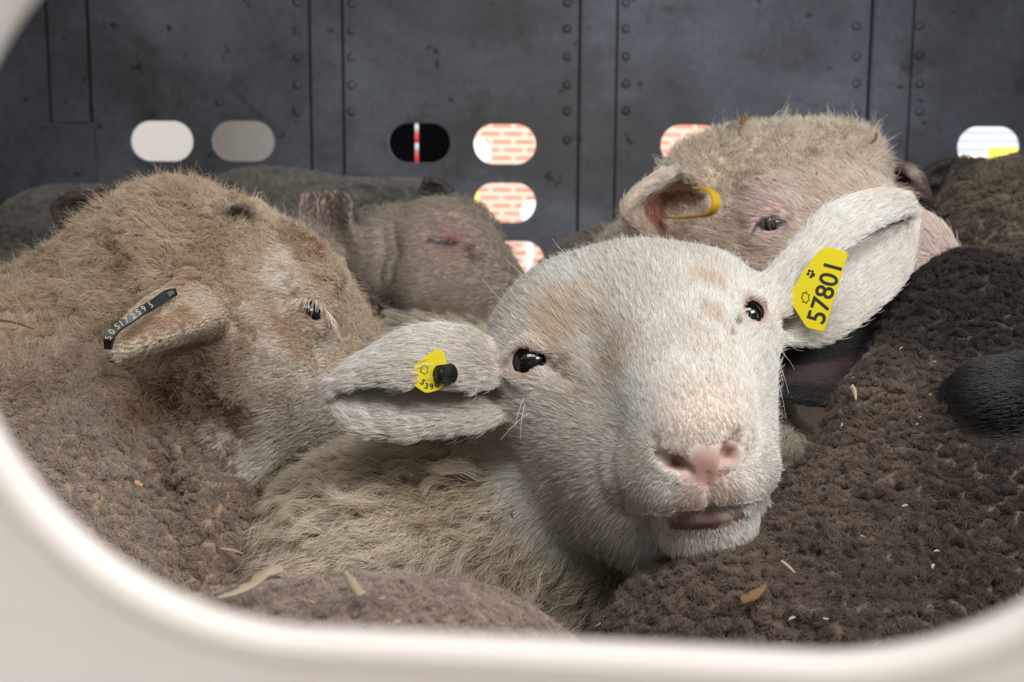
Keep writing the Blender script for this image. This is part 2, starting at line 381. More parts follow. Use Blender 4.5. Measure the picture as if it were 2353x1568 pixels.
# ------------------------------------------------------------------ sculpting: distance fields turned into one skin per animal
class Field:
    """Signed distance on a grid that is fine in one box and coarse around it."""
    def __init__(s, lo, hi, flo, fhi, h, HH):
        s.ax = []
        for a in range(3):
            l, hgh = max(flo[a], lo[a]), min(fhi[a], hi[a])
            left = np.arange(lo[a], l, HH); mid = np.arange(l, hgh, h); right = np.arange(hgh, hi[a] + HH, HH)
            s.ax.append(np.unique(np.round(np.concatenate([left, mid, right]), 6)))
        s.h = h
        s.F = np.full([len(a) for a in s.ax], 0.08, np.float32)
    def box(s, lo, hi):
        i0 = [max(0, int(np.searchsorted(s.ax[a], lo[a])) - 1) for a in range(3)]
        i1 = [min(len(s.ax[a]), int(np.searchsorted(s.ax[a], hi[a])) + 1) for a in range(3)]
        sl = tuple(slice(p, q) for p, q in zip(i0, i1))
        return sl, [s.ax[a][i0[a]:i1[a]].astype(np.float32) for a in range(3)]
    @staticmethod
    def smin(a, b, k):
        if k <= 0: return np.minimum(a, b)
        h = np.maximum(k - np.abs(a - b), 0) / k
        return np.minimum(a, b) - h * h * k * 0.25
    def _cone(s, X, a, b, ra, rb):
        x, y, z = X[0][:, None, None], X[1][None, :, None], X[2][None, None, :]
        ba = (b - a).astype(np.float32); L = max(float(ba @ ba), 1e-9)
        t = np.clip(((x - a[0]) * ba[0] + (y - a[1]) * ba[1] + (z - a[2]) * ba[2]) / L, 0, 1)
        d = np.sqrt((x - a[0] - t * ba[0]) ** 2 + (y - a[1] - t * ba[1]) ** 2 + (z - a[2] - t * ba[2]) ** 2)
        return d - (ra + (rb - ra) * t)
    def cone(s, a, b, ra, rb, k=0.02, sub=False):
        a, b = np.asarray(a, float), np.asarray(b, float)
        mr = max(ra, rb) + k + 3 * s.h
        sl, X = s.box(np.minimum(a, b) - mr, np.maximum(a, b) + mr)
        if min(len(q) for q in X) == 0: return
        d = s._cone(X, a, b, ra, rb)
        s.F[sl] = -s.smin(-s.F[sl], d, k) if sub else s.smin(s.F[sl], d, k)
    def ball(s, a, r, k=0.02, sub=False): s.cone(a, a, r, r, k, sub)
    def px(s, A, B=None, k=0.02, sub=False):
        B = B or A
        s.cone(P(*A[:3]), P(*B[:3]), A[3] * A[2] / F, B[3] * B[2] / F, k, sub)
    def sample(s, p):
        p = np.atleast_2d(p); idx, fr = [], []
        for a in range(3):
            i = np.clip(np.searchsorted(s.ax[a], p[:, a]) - 1, 0, len(s.ax[a]) - 2)
            idx.append(i); fr.append(np.clip((p[:, a] - s.ax[a][i]) / (s.ax[a][i + 1] - s.ax[a][i]), 0, 1))
        o = 0
        for dx in (0, 1):
            for dy in (0, 1):
                for dz in (0, 1):
                    o = o + s.F[idx[0] + dx, idx[1] + dy, idx[2] + dz] * (fr[0] if dx else 1 - fr[0]) * (fr[1] if dy else 1 - fr[1]) * (fr[2] if dz else 1 - fr[2])
        return o
    def hit(s, px, py, d0=0.25, d1=2.2):
        t = np.arange(d0, d1, 0.0008); v = s.sample(CAM + t[:, None] * ray(px, py))
        k = np.argmax(v < 0)
        return CAM + t[k] * ray(px, py) if v[k] < 0 else P(px, py, 0.65)
    def grad(s, p, e=0.004):
        g = [s.sample(p + np.eye(3)[a] * e)[0] - s.sample(p - np.eye(3)[a] * e)[0] for a in range(3)]
        return nrm(np.array(g))
    def line(s, pts, r, push, k=0.004, sub=True):
        """groove (or ridge) drawn along the surface; r: one radius or one per point"""
        q = [s.hit(*p[:2]) for p in pts]; g = [s.grad(p) for p in q]
        q = [p - n * push for p, n in zip(q, g)]
        rr = r if isinstance(r, (list, tuple)) else [r] * len(q)
        for i in range(len(q) - 1): s.cone(q[i], q[i + 1], rr[i], rr[i + 1], k, sub)
    def legs(s, pts, top=0.42):
        for x, y in pts:
            s.cone((x, y, top), (x, y + 0.015, 0.24), 0.06, 0.026, 0.03)
            s.cone((x, y + 0.015, 0.24), (x, y, 0.06), 0.024, 0.018, 0.02)
            s.cone((x, y, 0.06), (x, y - 0.02, 0.022), 0.02, 0.024, 0.01)
    def mesh(s):
        f = s.F; ins = f < 0
        n = np.array(f.shape) - 1
        cnt = np.zeros(n, np.uint8)
        for dx in (0, 1):
            for dy in (0, 1):
                for dz in (0, 1):
                    cnt += ins[dx:n[0] + dx, dy:n[1] + dy, dz:n[2] + dz]
        act = np.argwhere((cnt > 0) & (cnt < 8))
        ids = np.full(n, -1, np.int32); ids[tuple(act.T)] = np.arange(len(act))
        acc = np.zeros((len(act), 3)); num = np.zeros(len(act))
        for a in range(3):
            o = [b for b in range(3) if b != a]
            for d1 in (0, 1):
                for d2 in (0, 1):
                    i0 = act.copy(); i0[:, o[0]] += d1; i0[:, o[1]] += d2
                    i1 = i0.copy(); i1[:, a] += 1
                    v0, v1 = f[tuple(i0.T)], f[tuple(i1.T)]
                    m = (v0 < 0) != (v1 < 0)
                    t = np.where(m, v0 / np.where(m, v0 - v1, 1), 0)
                    p0 = np.stack([s.ax[b][i0[:, b]] for b in range(3)], 1); p1 = np.stack([s.ax[b][i1[:, b]] for b in range(3)], 1)
                    acc += np.where(m[:, None], p0 + (p1 - p0) * t[:, None], 0); num += m
        V = acc / num[:, None]
        Q = []
        for a in range(3):
            b, c = (a + 1) % 3, (a + 2) % 3
            sl0 = [slice(None)] * 3; sl0[a] = slice(0, -1); sl1 = list(sl0); sl1[a] = slice(1, None)
            e = np.argwhere(ins[tuple(sl0)] != ins[tuple(sl1)])
            e = e[(e[:, b] > 0) & (e[:, c] > 0) & (e[:, b] < n[b]) & (e[:, c] < n[c])]
            sgn = ins[tuple(e.T)]
            def at(db, dc):
                q = e.copy(); q[:, b] += db; q[:, c] += dc
                return ids[tuple(q.T)]
            quad = np.stack([at(-1, -1), at(0, -1), at(0, 0), at(-1, 0)], 1)
            quad[~sgn] = quad[~sgn][:, ::-1]
            Q.append(quad)
        Q = np.concatenate(Q)
        # keep the largest connected body only
        return V, Q
def normals(V, Q):
    n = np.cross(V[Q[:, 2]] - V[Q[:, 0]], V[Q[:, 3]] - V[Q[:, 1]])
    N = np.zeros_like(V)
    for k in range(4): np.add.at(N, Q[:, k], n)
    return nrm(N)

def crom(A, n, axis):
    A = np.moveaxis(np.asarray(A, float), axis, 0); m = len(A)
    t = np.linspace(0, m - 1, n); i = np.clip(t.astype(int), 0, m - 2); f = (t - i).reshape((-1,) + (1,) * (A.ndim - 1))
    g = lambda k: A[np.clip(k, 0, m - 1)]
    p0, p1, p2, p3 = g(i - 1), g(i), g(i + 1), g(i + 2)
    o = 0.5 * (2 * p1 + (p2 - p0) * f + (2 * p0 - 5 * p1 + 4 * p2 - p3) * f * f + (3 * p1 - p0 - 3 * p2 + p3) * f ** 3)
    return np.moveaxis(o, 0, axis)
class Ear:
    """Leaf-shaped shell given by cross-sections from base to tip, each from one rim to the other."""
    def __init__(s, secs, nu=60, nv=52, th=0.003, bare=(0.2, 0.62), bare_u=0.85):
        G = np.array([[P(*q) for q in sec] for sec in secs])
        G = crom(crom(G, nv, 1), nu, 0)
        s.G = G; s.th = th
        du = np.gradient(G, axis=0); dv = np.gradient(G, axis=1)
        s.du = nrm(du); N = nrm(np.cross(du, dv))
        cen = G.mean(1, keepdims=True)
        sg = np.sign((N * (cen - G)).sum(-1, keepdims=True).sum(1, keepdims=True)); s.Ni = N * sg
        s.u = np.repeat(np.linspace(0, 1, nu)[:, None], nv, 1).ravel(); s.v = np.repeat(np.linspace(0, 1, nv)[None], nu, 0).ravel()
        s.pts = G.reshape(-1, 3); s.duf = s.du.reshape(-1, 3); s.Nif = s.Ni.reshape(-1, 3)
        s.bare = bare; s.bare_u = bare_u
        s.kd = kdtree.KDTree(len(s.pts))
        for i, p in enumerate(s.pts): s.kd.insert(p, i)
        s.kd.balance()
    def weld(s, fd, k=0.008):
        lo, hi = s.pts.min(0) - 0.02, s.pts.max(0) + 0.02
        sl, X = fd.box(lo, hi)
        T = Field.__new__(Field); T.ax = [x for x in X]; T.h = fd.h; T.F = np.full([len(x) for x in X], 0.08, np.float32)
        rim = np.minimum(s.v, 1 - s.v)
        for p, r in zip(s.pts, s.th * (0.72 + 0.28 * np.clip(rim * 8, 0, 1))): T.ball(p, r, 0)
        fd.F[sl] = Field.smin(fd.F[sl], T.F, k)
    def near(s, p):
        d = np.empty(len(p)); i = np.empty(len(p), int)
        for k, q in enumerate(p):
            _, i[k], d[k] = s.kd.find(q)
        return i, d
    def inner(s, p, n):
        """0..1: how far a skin point lies in the bare inside of the shell"""
        i, d = s.near(p)
        w = np.clip((0.007 - d) / 0.003, 0, 1) * np.clip(((n * s.Nif[i]).sum(1) - 0.0) / 0.4, 0, 1)
        a, b = s.bare; v = s.v[i]
        w *= np.clip((v - a) / 0.08, 0, 1) * np.clip((b - v) / 0.08, 0, 1) * np.clip((s.bare_u - s.u[i]) / 0.12, 0, 1)
        return w
class Eye:
    def __init__(s, fd, px, py, r, push, axis, aw, hu, hl, rows=4, lower=3, lid=0.0022, nmix=0.5, grow=0.0013):
        hitp = fd.hit(px, py); g = fd.grad(hitp, 0.008)
        s.n = nrm(g * (1 - nmix) + nrm(CAM - hitp) * nmix)
        s.c = hitp - s.n * push; s.r = r
        U = rt * axis[0] - up * axis[1]; s.U = nrm(U - s.n * (U @ s.n)); V = np.cross(s.n, s.U); s.V = V if V @ up > 0 else -V
        fd.ball(s.c, r * 1.02, 0.002, True)
        sl, X = fd.box(s.c - 2.2 * r, s.c + 2.2 * r)
        T = Field.__new__(Field); T.ax = X; T.h = fd.h; T.F = np.full([len(x) for x in X], 0.08, np.float32)
        xs = np.linspace(-1, 1, 9); s.lid = []
        for sign, hh, nr in ((1, hu, rows), (-1, hl, lower)):
            for row in range(nr):
                rr = r + 0.0006 + grow * row
                pts = [s.c + rr * nrm(s.n + s.U * x * aw * (1 + 0.06 * row) + sign * s.V * (hh * (1 - x * x) + 0.2 * row)) for x in xs]
                if sign == 1 and row == 0: s.lid = pts
                for i in range(8): T.cone(pts[i], pts[i + 1], lid, lid, 0.0006)
        fd.F[sl] = Field.smin(fd.F[sl], T.F, 0.007)
        T2 = Field.__new__(Field); T2.ax = X; T2.h = fd.h; T2.F = np.full([len(x) for x in X], 0.08, np.float32)
        T2.ball(s.c, r * 1.005, 0)
        fd.F[sl] = np.maximum(fd.F[sl], -T2.F)
    def build(s, parent, lashes=None):
        bm = bmesh.new(); bmesh.ops.create_uvsphere(bm, u_segments=40, v_segments=24, radius=s.r, matrix=Matrix.Translation(s.c.tolist()))
        bm_obj('eye', bm, M_eye, parent, True)
        if lashes:
            n, L, down, colr, jit = lashes
            t = rng.uniform(0.03, 0.97, n); Q = crom(np.array(s.lid), 200, 0)[(t * 199).astype(int)]
            d = nrm(s.n * 0.8 - s.V * down + s.U * (t[:, None] * 2 - 1) * 0.55 + rng.normal(0, jit, (n, 3)))
            T = np.linspace(0, 1, 6); Ls = L * rng.uniform(0.6, 1.1, n)
            pos = Q[:, None] + Ls[:, None, None] * (T[None, :, None] * d[:, None] + (T ** 2)[None, :, None] * (-s.V) * 0.35)
            curves('eyelashes', pos, 0.00022, np.tile(colr, (n, 1)), M_fur, parent)

def curves(name, pos, rad, cols, mat, parent, tip=0.25):
    n, k, _ = pos.shape
    cv = bpy.data.hair_curves.new(name); cv.add_curves([k] * n)
    cv.attributes['position'].data.foreach_set('vector', pos.astype(np.float32).ravel())
    a = cv.attributes.get('radius') or cv.attributes.new('radius', 'FLOAT', 'POINT')
    r = (np.asarray(rad) * np.ones(n))[:, None] * np.linspace(1, tip, k)[None]
    a.data.foreach_set('value', r.astype(np.float32).ravel())
    c = cv.attributes.new('col', 'FLOAT_COLOR', 'CURVE')
    c.data.foreach_set('color', np.concatenate([cols, np.ones((n, 1))], 1).astype(np.float32).ravel())
    cv.materials.append(mat)
    o = bpy.data.objects.new(name, cv); col.objects.link(o); o.parent = parent
    return o

class Skin:
    def __init__(s, V, Q, fd=None):
        s.V, s.Q, s.fd = V, Q, fd; s.N = normals(V, Q)
    def lumps(s, mask, spacing, amp, seed=0, stretch=None):
        """raise the fleece into rounded locks around scattered centres"""
        m = mask(s.V, s.N); vis = np.where((m > 0.02) & s.seen(s.V, s.N))[0]
        if len(vis) < 10: return
        g = np.random.default_rng(seed)
        S = np.ones(3) if stretch is None else np.array(stretch)
        area = len(vis) * (0.0028 ** 2)
        nc = min(len(vis), int(area / spacing ** 2 * 1.2) + 4)
        c = s.V[g.choice(vis, nc, False)]
        kd = kdtree.KDTree(nc)
        for i, p in enumerate(c * S): kd.insert(p, i)
        kd.balance(); off = np.zeros(len(s.V))
        hts = g.uniform(0.5, 1.1, nc)
        for i in vis:
            f = kd.find_n(s.V[i] * S, 2); d1 = f[0][2]; d2 = f[1][2]
            e = min((d2 - d1) / (spacing * 0.75), 1.0)
            off[i] = m[i] * amp * (hts[f[0][1]] * math.sqrt(max(e * (2 - e), 0)) - 0.7)
        s.V = s.V + s.N * off[:, None]; s.N = normals(s.V, s.Q)
    def seen(s, p, n, back=-0.35, marg=170):
        x, y, d = project(p)
        to = nrm(CAM - p)
        return (x > -marg) & (x < W + marg) & (y > -marg) & (y < H + marg) & ((n * to).sum(1) > back) & (d > 0.1)
    def groom(s, name, parent, mat, dens, length, flow, colf, mask=None, npts=6, rad=0.00013, lift=0.4, sag=0.25,
              clump=None, cf=0.6, curl=(0, 1), jitter=0.15, lenvar=0.35, seed=1, ears=(), earlen=1.0, tip=0.25, back=-0.2, stray=0.0):
        g = np.random.default_rng(seed)
        T = np.concatenate([s.Q[:, [0, 1, 2]], s.Q[:, [0, 2, 3]]])
        c = s.V[T].mean(1); nn = nrm(s.N[T].mean(1))
        ok = s.seen(c, nn, back)
        if s.fd is not None:                       # no coat where the animal's own body lies well in front
            to = nrm(CAM - c[ok]); deep = np.zeros(ok.sum())
            for st in np.arange(0.03, 0.34, 0.02): deep = np.minimum(deep, s.fd.sample(c[ok] + to * st))
            ok[np.where(ok)[0][deep < -0.02]] = False
        T, c, nn = T[ok], c[ok], nn[ok]
        ar = 0.5 * np.linalg.norm(np.cross(s.V[T[:, 1]] - s.V[T[:, 0]], s.V[T[:, 2]] - s.V[T[:, 0]]), axis=1)
        wgt = ar * dens * HAIR * (mask(c, nn) if mask else 1.0)
        tot = wgt.sum(); n = int(tot)
        if n < 4: return None
        k = np.searchsorted(np.cumsum(wgt), g.random(n) * tot).clip(0, len(T) - 1)
        a, b = g.random(n), g.random(n); fl = a + b > 1; a[fl], b[fl] = 1 - a[fl], 1 - b[fl]
        w3 = np.stack([1 - a - b, a, b], 1)
        p = (s.V[T[k]] * w3[..., None]).sum(1); nr = nrm((s.N[T[k]] * w3[..., None]).sum(1))
        f = flow(p, nr)
        L = (length(p, nr) if callable(length) else np.full(n, length)) * (1 - lenvar * g.random(n))
        bare = np.zeros(n)
        for e in ears:
            i, d = e.near(p); we = np.clip((0.010 - d) / 0.005, 0, 1)
            inner = ((nr * e.Nif[i]).sum(1) > 0)
            ed = e.duf[i] * 1.0
            rimdir = np.where((e.v[i] > 0.5)[:, None], 1, -1) * nrm(np.cross(e.Nif[i], e.duf[i]))
            f = f * (1 - we)[:, None] + ed * we[:, None]
            L = L * (1 - we * (1 - earlen))
            bare = np.maximum(bare, e.inner(p, nr))
        keep = g.random(n) > bare * 0.97
        p, nr, f, L = p[keep], nr[keep], f[keep], L[keep]; n = len(p)
        f = f - nr * (f * nr).sum(1, keepdims=True); f = nrm(f)
        f = nrm(f + g.normal(0, jitter, (n, 3))); f = f - nr * (f * nr).sum(1, keepdims=True) * 0.6
        if stray > 0:
            st = g.random(n) < stray; L = np.where(st, L * 1.7, L); lf = np.where(st, lift * 1.8, lift)
        else: lf = np.full(n, lift)
        lf = lf * g.uniform(0.7, 1.3, n)
        t = np.linspace(0, 1, npts)
        rel = L[:, None, None] * (t[None, :, None] * (nr * lf[:, None])[:, None] - (t * t)[None, :, None] * (nr * (lf * sag)[:, None])[:, None]
              + (0.55 * t + 0.45 * t * t)[None, :, None] * f[:, None] * np.sqrt(np.maximum(1 - lf ** 2 * 0.6, 0.15))[:, None, None])
        pos = p[:, None] + rel
        C = colf(p, nr)
        if clump:
            nc = max(4, int(n * min(1, 1.0 / max(1.0, dens * HAIR * clump * clump))))
            ci = g.choice(n, nc, False); kd = kdtree.KDTree(nc)
            for i, q in enumerate(p[ci]): kd.insert(q, i)
            kd.balance(); own = np.array([kd.find(q)[1] for q in p])
            cpos = pos[ci][own]; spread = g.normal(0, clump * 0.14, (n, 1, 3))
            wt = cf * np.clip(t * 1.25, 0, 1) ** 0.9
            pos = pos * (1 - wt)[None, :, None] + (cpos + spread) * wt[None, :, None]
            if curl[0] > 0:
                ph = g.uniform(0, 6.283, nc)[own] + g.normal(0, 0.35, n); fq = curl[1] * g.uniform(0.7, 1.3, nc)[own]
                ax = nrm(pos[:, -1] - pos[:, 0]); e1 = nrm(np.cross(ax, nr + 0.01)); e2 = np.cross(ax, e1)
                an = ph[:, None] + 6.283 * fq[:, None] * t[None]
                am = curl[0] * np.clip(t * 2.0, 0, 1)[None]
                pos = pos + (am * np.cos(an))[..., None] * e1[:, None] + (am * np.sin(an))[..., None] * e2[:, None]
                pos[:, 0] = p
            C = C * g.uniform(0.88, 1.08, nc)[own][:, None]
        C = np.clip(C * g.uniform(0.72, 1.12, n)[:, None], 0, 0.95)
        return curves(name, pos, rad, C, mat, parent, tip)

class Tint:
    """Coat colour: a base colour, fine mottling, and patches centred on skin points."""
    def __init__(s, base, mott=None, amt=0.0, scale=0.02):
        s.base = lin(*base); s.m = None if mott is None else lin(*mott); s.amt, s.scale = amt, scale; s.sp = []
    def spot(s, c, R, rgb, strength=1.0, rag=0.35):
        s.sp.append((np.asarray(c, float), R, lin(*rgb), strength, rag)); return s
    def __call__(s, p, n=None):
        C = np.tile(s.base, (len(p), 1))
        if s.m is not None:
            f = np.clip((vnoise(p, s.scale) * 0.65 + vnoise(p, s.scale * 0.35, 5) * 0.35 - 0.38) * 3.2, 0, 1) * s.amt
            C = C * (1 - f)[:, None] + s.m * f[:, None]
        for c, R, rgb, st, rag in s.sp:
            d = np.linalg.norm(p - c, axis=1) / R
            near = d < 1.6
            if not near.any(): continue
            q = p[near]; dd = d[near] + (vnoise(q, R * 0.35, 2) - 0.5) * 2 * rag
            f = np.clip((1.0 - dd) / 0.7, 0, 1) * st
            C[near] = C[near] * (1 - f)[:, None] + rgb * f[:, None]
        return C
def bounds(*pts):
    a = np.array(pts); return a.min(0), a.max(0)
def zone(c, R, soft=0.3):
    c = np.asarray(c, float)
    return lambda p: np.clip((1 - np.linalg.norm(p - c, axis=1) / R) / soft, 0, 1)
def capsule_zone(a, b, R, soft=0.02):
    a, b = np.asarray(a, float), np.asarray(b, float)
    def f(p):
        t = np.clip(((p - a) @ (b - a)) / max((b - a) @ (b - a), 1e-9), 0, 1)
        return np.clip((R - np.linalg.norm(p - a - t[:, None] * (b - a), axis=1)) / soft + 0.5, 0, 1)
    return f
def away(c, extra=(0, 0, 0)):
    c = np.asarray(c, float); e = np.array(extra, float)
    return lambda p, n: nrm(p - c) + e
def const(v):
    v = np.array(v, float); return lambda p, n: np.tile(v, (len(p), 1))
def swirl(v, scale, amt, seed=0):
    v = np.array(v, float)
    def f(p, n):
        q = np.stack([vnoise(p, scale, seed + k) - 0.5 for k in range(3)], 1)
        return v + q * amt * 2
    return f

def near_ears(ears, p, R=0.012, soft=0.004):
    m = np.zeros(len(p))
    for e in ears:
        lo, hi = e.pts.min(0) - .014, e.pts.max(0) + .014
        k = np.all((p > lo) & (p < hi), 1)
        if k.any(): m[k] = np.maximum(m[k], np.clip((R - e.near(p[k])[1]) / soft, 0, 1))
    return m
# ================================================================== the white-faced sheep in the middle
def sheep_object(name, V, Q, tint, label, group=None):
    S = Skin(V, Q, fd)
    return S
def white_sheep():
    t0, t1 = P(1120, 1270, 0.80), P(1010, 1055, 1.10)
    flo, fhi = np.array([-0.145, 0.455, 0.53]), np.array([0.30, 0.80, 0.83])
    fd = Field(np.array([-0.32, 0.42, -0.02]), np.array([0.34, 1.32, 0.84]), flo, fhi, 0.0022, 0.009)
    px = fd.px
    # cranium, brow, bridge of the nose, muzzle
    px((1348, 790, 0.672, 182), (1560, 758, 0.68, 175), 0.02)
    px((1455, 760, 0.675, 188), None, 0.03)
    px((1300, 800, 0.66, 150), None, 0.03)
    px((1232, 790, 0.645, 84), (1300, 730, 0.65, 90), 0.02)
    px((1700, 700, 0.655, 66), (1640, 680, 0.66, 80), 0.02)
    px((1520, 760, 0.625, 160), (1590, 940, 0.545, 128), 0.03)
    px((1580, 900, 0.555, 120), (1608, 1010, 0.522, 98), 0.02)
    px((1330, 930, 0.655, 160), (1470, 1110, 0.60, 150), 0.03)
    px((1290, 880, 0.645, 110), (1420, 1010, 0.60, 110), 0.03)
    px((1680, 800, 0.645, 92), (1700, 1030, 0.58, 80), 0.03)
    px((1500, 1085, 0.552, 104), (1560, 1105, 0.528, 96), 0.012)
    px((1700, 1068, 0.552, 88), (1670, 1090, 0.531, 88), 0.012)
    px((1600, 1050, 0.535, 110), (1620, 1120, 0.53, 84), 0.02)
    px((1612, 1020, 0.522, 70), (1640, 1010, 0.523, 62), 0.012)
    px((1520, 1190, 0.59, 105), (1625, 1225, 0.548, 80), 0.016)
    px((1640, 1215, 0.546, 82), (1690, 1180, 0.57, 75), 0.014)
    px((1575, 1228, 0.536, 50), (1670, 1215, 0.534, 50), 0.012)
    px((1380, 1130, 0.65, 140), (1520, 1190, 0.605, 110), 0.03)
    # neck, chest, trunk and legs
    px((1420, 1080, 0.74, 210), (1250, 1230, 0.74, 240), 0.03)
    px((1250, 1230, 0.75, 245), (820, 1330, 0.68, 235), 0.04)
    px((830, 1250, 0.70, 165), (1180, 1180, 0.70, 160), 0.03)
    px((1660, 1010, 0.72, 150), (1700, 1060, 0.72, 155), 0.02)
    fd.cone(t0, t1, 0.145, 0.15, 0.05)
    fd.cone(t1, t1 + np.array([-0.01, 0.08, -0.05]), 0.14, 0.10, 0.04)
    fd.legs([(-0.13, 0.80), (0.06, 0.80), (-0.15, 1.16), (-0.0, 1.16)])
    # ears
    earL = Ear([
        [(1195, 950, .632), (1185, 930, .645), (1180, 897, .655), (1165, 850, .66), (1150, 803, .645), (1155, 835, .632), (1168, 878, .628)],
        [(1085, 985, .612), (1078, 950, .612), (1073, 905, .626), (1070, 810, .65), (1066, 766, .622), (1072, 815, .603), (1080, 890, .599)],
        [(935, 1005, .602), (945, 962, .602), (955, 900, .614), (955, 800, .64), (957, 764, .612), (952, 815, .593), (948, 880, .589)],
        [(822, 990, .598), (830, 952, .600), (838, 905, .609), (838, 855, .627), (846, 818, .61), (836, 848, .595), (828, 884, .591)],
        [(768, 930, .600), (767, 918, .604), (764, 905, .606), (764, 895, .606), (766, 876, .603), (764, 888, .598), (762, 902, .597)]], bare=(0.30, 0.50), bare_u=0.62)
    earR = Ear([
        [(1778, 785, .645), (1785, 765, .66), (1790, 720, .675), (1775, 680, .675), (1752, 650, .655), (1772, 690, .645), (1800, 720, .642)],
        [(1893, 782, .648), (1872, 730, .650), (1855, 655, .668), (1838, 590, .69), (1826, 576, .662), (1842, 600, .648), (1862, 640, .645)],
        [(1998, 715, .655), (1970, 670, .660), (1934, 582, .675), (1912, 520, .695), (1900, 492, .67), (1930, 522, .655), (1948, 558, .65)],
        [(2078, 630, .67), (2064, 590, .675), (2037, 520, .688), (2015, 472, .70), (2000, 452, .678), (2024, 478, .668), (2043, 503, .665)],
        [(2098, 528, .68), (2098, 513, .686), (2092, 493, .69), (2086, 472, .69), (2074, 452, .685), (2084, 467, .68), (2092, 487, .679)]], bare=(0.32, 0.52), bare_u=0.75)
    earL.weld(fd); earR.weld(fd)
    # modelling of the face
    eL = Eye(fd, 1208, 832, 0.0124, 0.0084, (1, -0.05), 1.06, 0.92, 0.84, rows=4, lower=4, lid=0.0016, nmix=0.35)
    eR = Eye(fd, 1727, 719, 0.0122, 0.0084, (1, -0.3), 1.02, 0.92, 0.84, rows=4, lower=4, lid=0.0016, nmix=0.35)
    fd.line([(1252, 824), (1285, 845), (1325, 885)], [0.0022, 0.0028, 0.001], -0.0002, 0.009)
    fd.line([(1694, 738), (1684, 762), (1672, 790)], [0.0018, 0.0022, 0.001], -0.001, 0.010)
    # nostrils, philtrum, mouth
    fd.line([(1412, 1010), (1398, 1070), (1412, 1130), (1445, 1180)], [0.001, 0.0035, 0.0035, 0.001], -0.0005, 0.010)
    fd.line([(1503, 1008), (1508, 1036)], [0.0014, 0.0022], 0.0005, 0.003)
    fd.line([(1508, 1040), (1530, 1054), (1556, 1066), (1588, 1084)], [0.0018, 0.0030, 0.0030, 0.0012], 0.0026, 0.003)
    fd.line([(1658, 1066), (1674, 1038), (1693, 1012), (1702, 985)], [0.0012, 0.003, 0.0026, 0.0012], 0.002, 0.003)
    fd.line([(1625, 1088), (1630, 1125), (1633, 1172)], [0.0006, 0.0012, 0.0014], 0.0002, 0.003)
    fd.line([(1445, 1182), (1516, 1194), (1575, 1192), (1632, 1182), (1680, 1176), (1735, 1158)], [0.0012, 0.002, 0.0024, 0.0024, 0.0022, 0.0014], 0.0006, 0.004)
    V, Q = fd.mesh()
    S = Skin(V, Q, fd)
    hit = fd.hit
    head = capsule_zone(P(1450, 800, .66), P(1590, 1100, .56), 0.115, 0.03)
    def wool(p, n):
        e = np.minimum(earL.near(p)[1], earR.near(p)[1]) if len(p) < 60000 else 1.0
        return (1 - head(p)) * (np.where(e > 0.012, 1.0, 0.0) if not np.isscalar(e) else 1.0)
    # only the fleece is lumpy
    woolz = lambda p, n: (1 - head(p)) * (p[:, 2] > 0.3) * np.clip((np.minimum(np.linalg.norm(p - P(1175, 890, .64), axis=1), 1) - 0.05) / 0.02, 0, 1) * np.where(project(p)[0] < 700 + 1300 * (project(p)[1] > 850), 1, 0)
    S.lumps(woolz, 0.018, 0.0025, 11)
    skin = Tint((226, 211, 200))
    for a, R, c, st in ((hit(1620, 1080), .016, (178, 140, 130), 1), (hit(1560, 1050), .012, (176, 146, 136), 1), (hit(1670, 1040), .011, (176, 146, 136), .9),
                        (hit(1630, 1205), .018, (122, 98, 91), 1), (hit(1560, 1205), .014, (122, 98, 91), 1), (hit(1700, 1180), .012, (122, 98, 91), 1), (hit(1628, 1150), .004, (120, 88, 80), 1),
                        (hit(1550, 1070), .006, (110, 70, 66), 1), (hit(1677, 1038), .006, (110, 70, 66), 1),
                        (eL.c, .031, (132, 112, 102), 1), (eR.c, .030, (132, 112, 102), 1), (eL.c, .0165, (64, 46, 44), 1), (eR.c, .016, (64, 46, 44), 1), (hit(1290, 848), .012, (120, 95, 85), 1)):
        skin.spot(a, R, c, st, 0.15)
    cols = skin(S.V)
    for e in (earL, earR):
        dist = e.near(S.V[:1])
        lo, hi = e.pts.min(0) - .01, e.pts.max(0) + .01
        m = np.all((S.V > lo) & (S.V < hi), 1)
        f = e.inner(S.V[m], S.N[m])[:, None]
        cols[m] = cols[m] * (1 - f) + lin(120, 70, 66) * f
    wm = (1 - np.maximum(head(S.V), near_ears((earL, earR), S.V)))[:, None]; cols = cols * (1 - wm) + lin(206, 192, 168) * wm
    body = mesh_obj('sheep', S.V, S.Q, M_skin, None, True, cols)
    tag(body, 'white-faced sheep in the middle looking at the camera, yellow tags in both ears', 'sheep', 'sheep in the trailer')
    eL.build(body, (34, 0.007, -0.25, lin(150, 140, 130), 0.15)); eR.build(body, (24, 0.006, -0.25, lin(150, 140, 130), 0.15))
    # coat of the face and ears
    fur = Tint((239, 236, 230), (224, 214, 200), 0.5, 0.03)
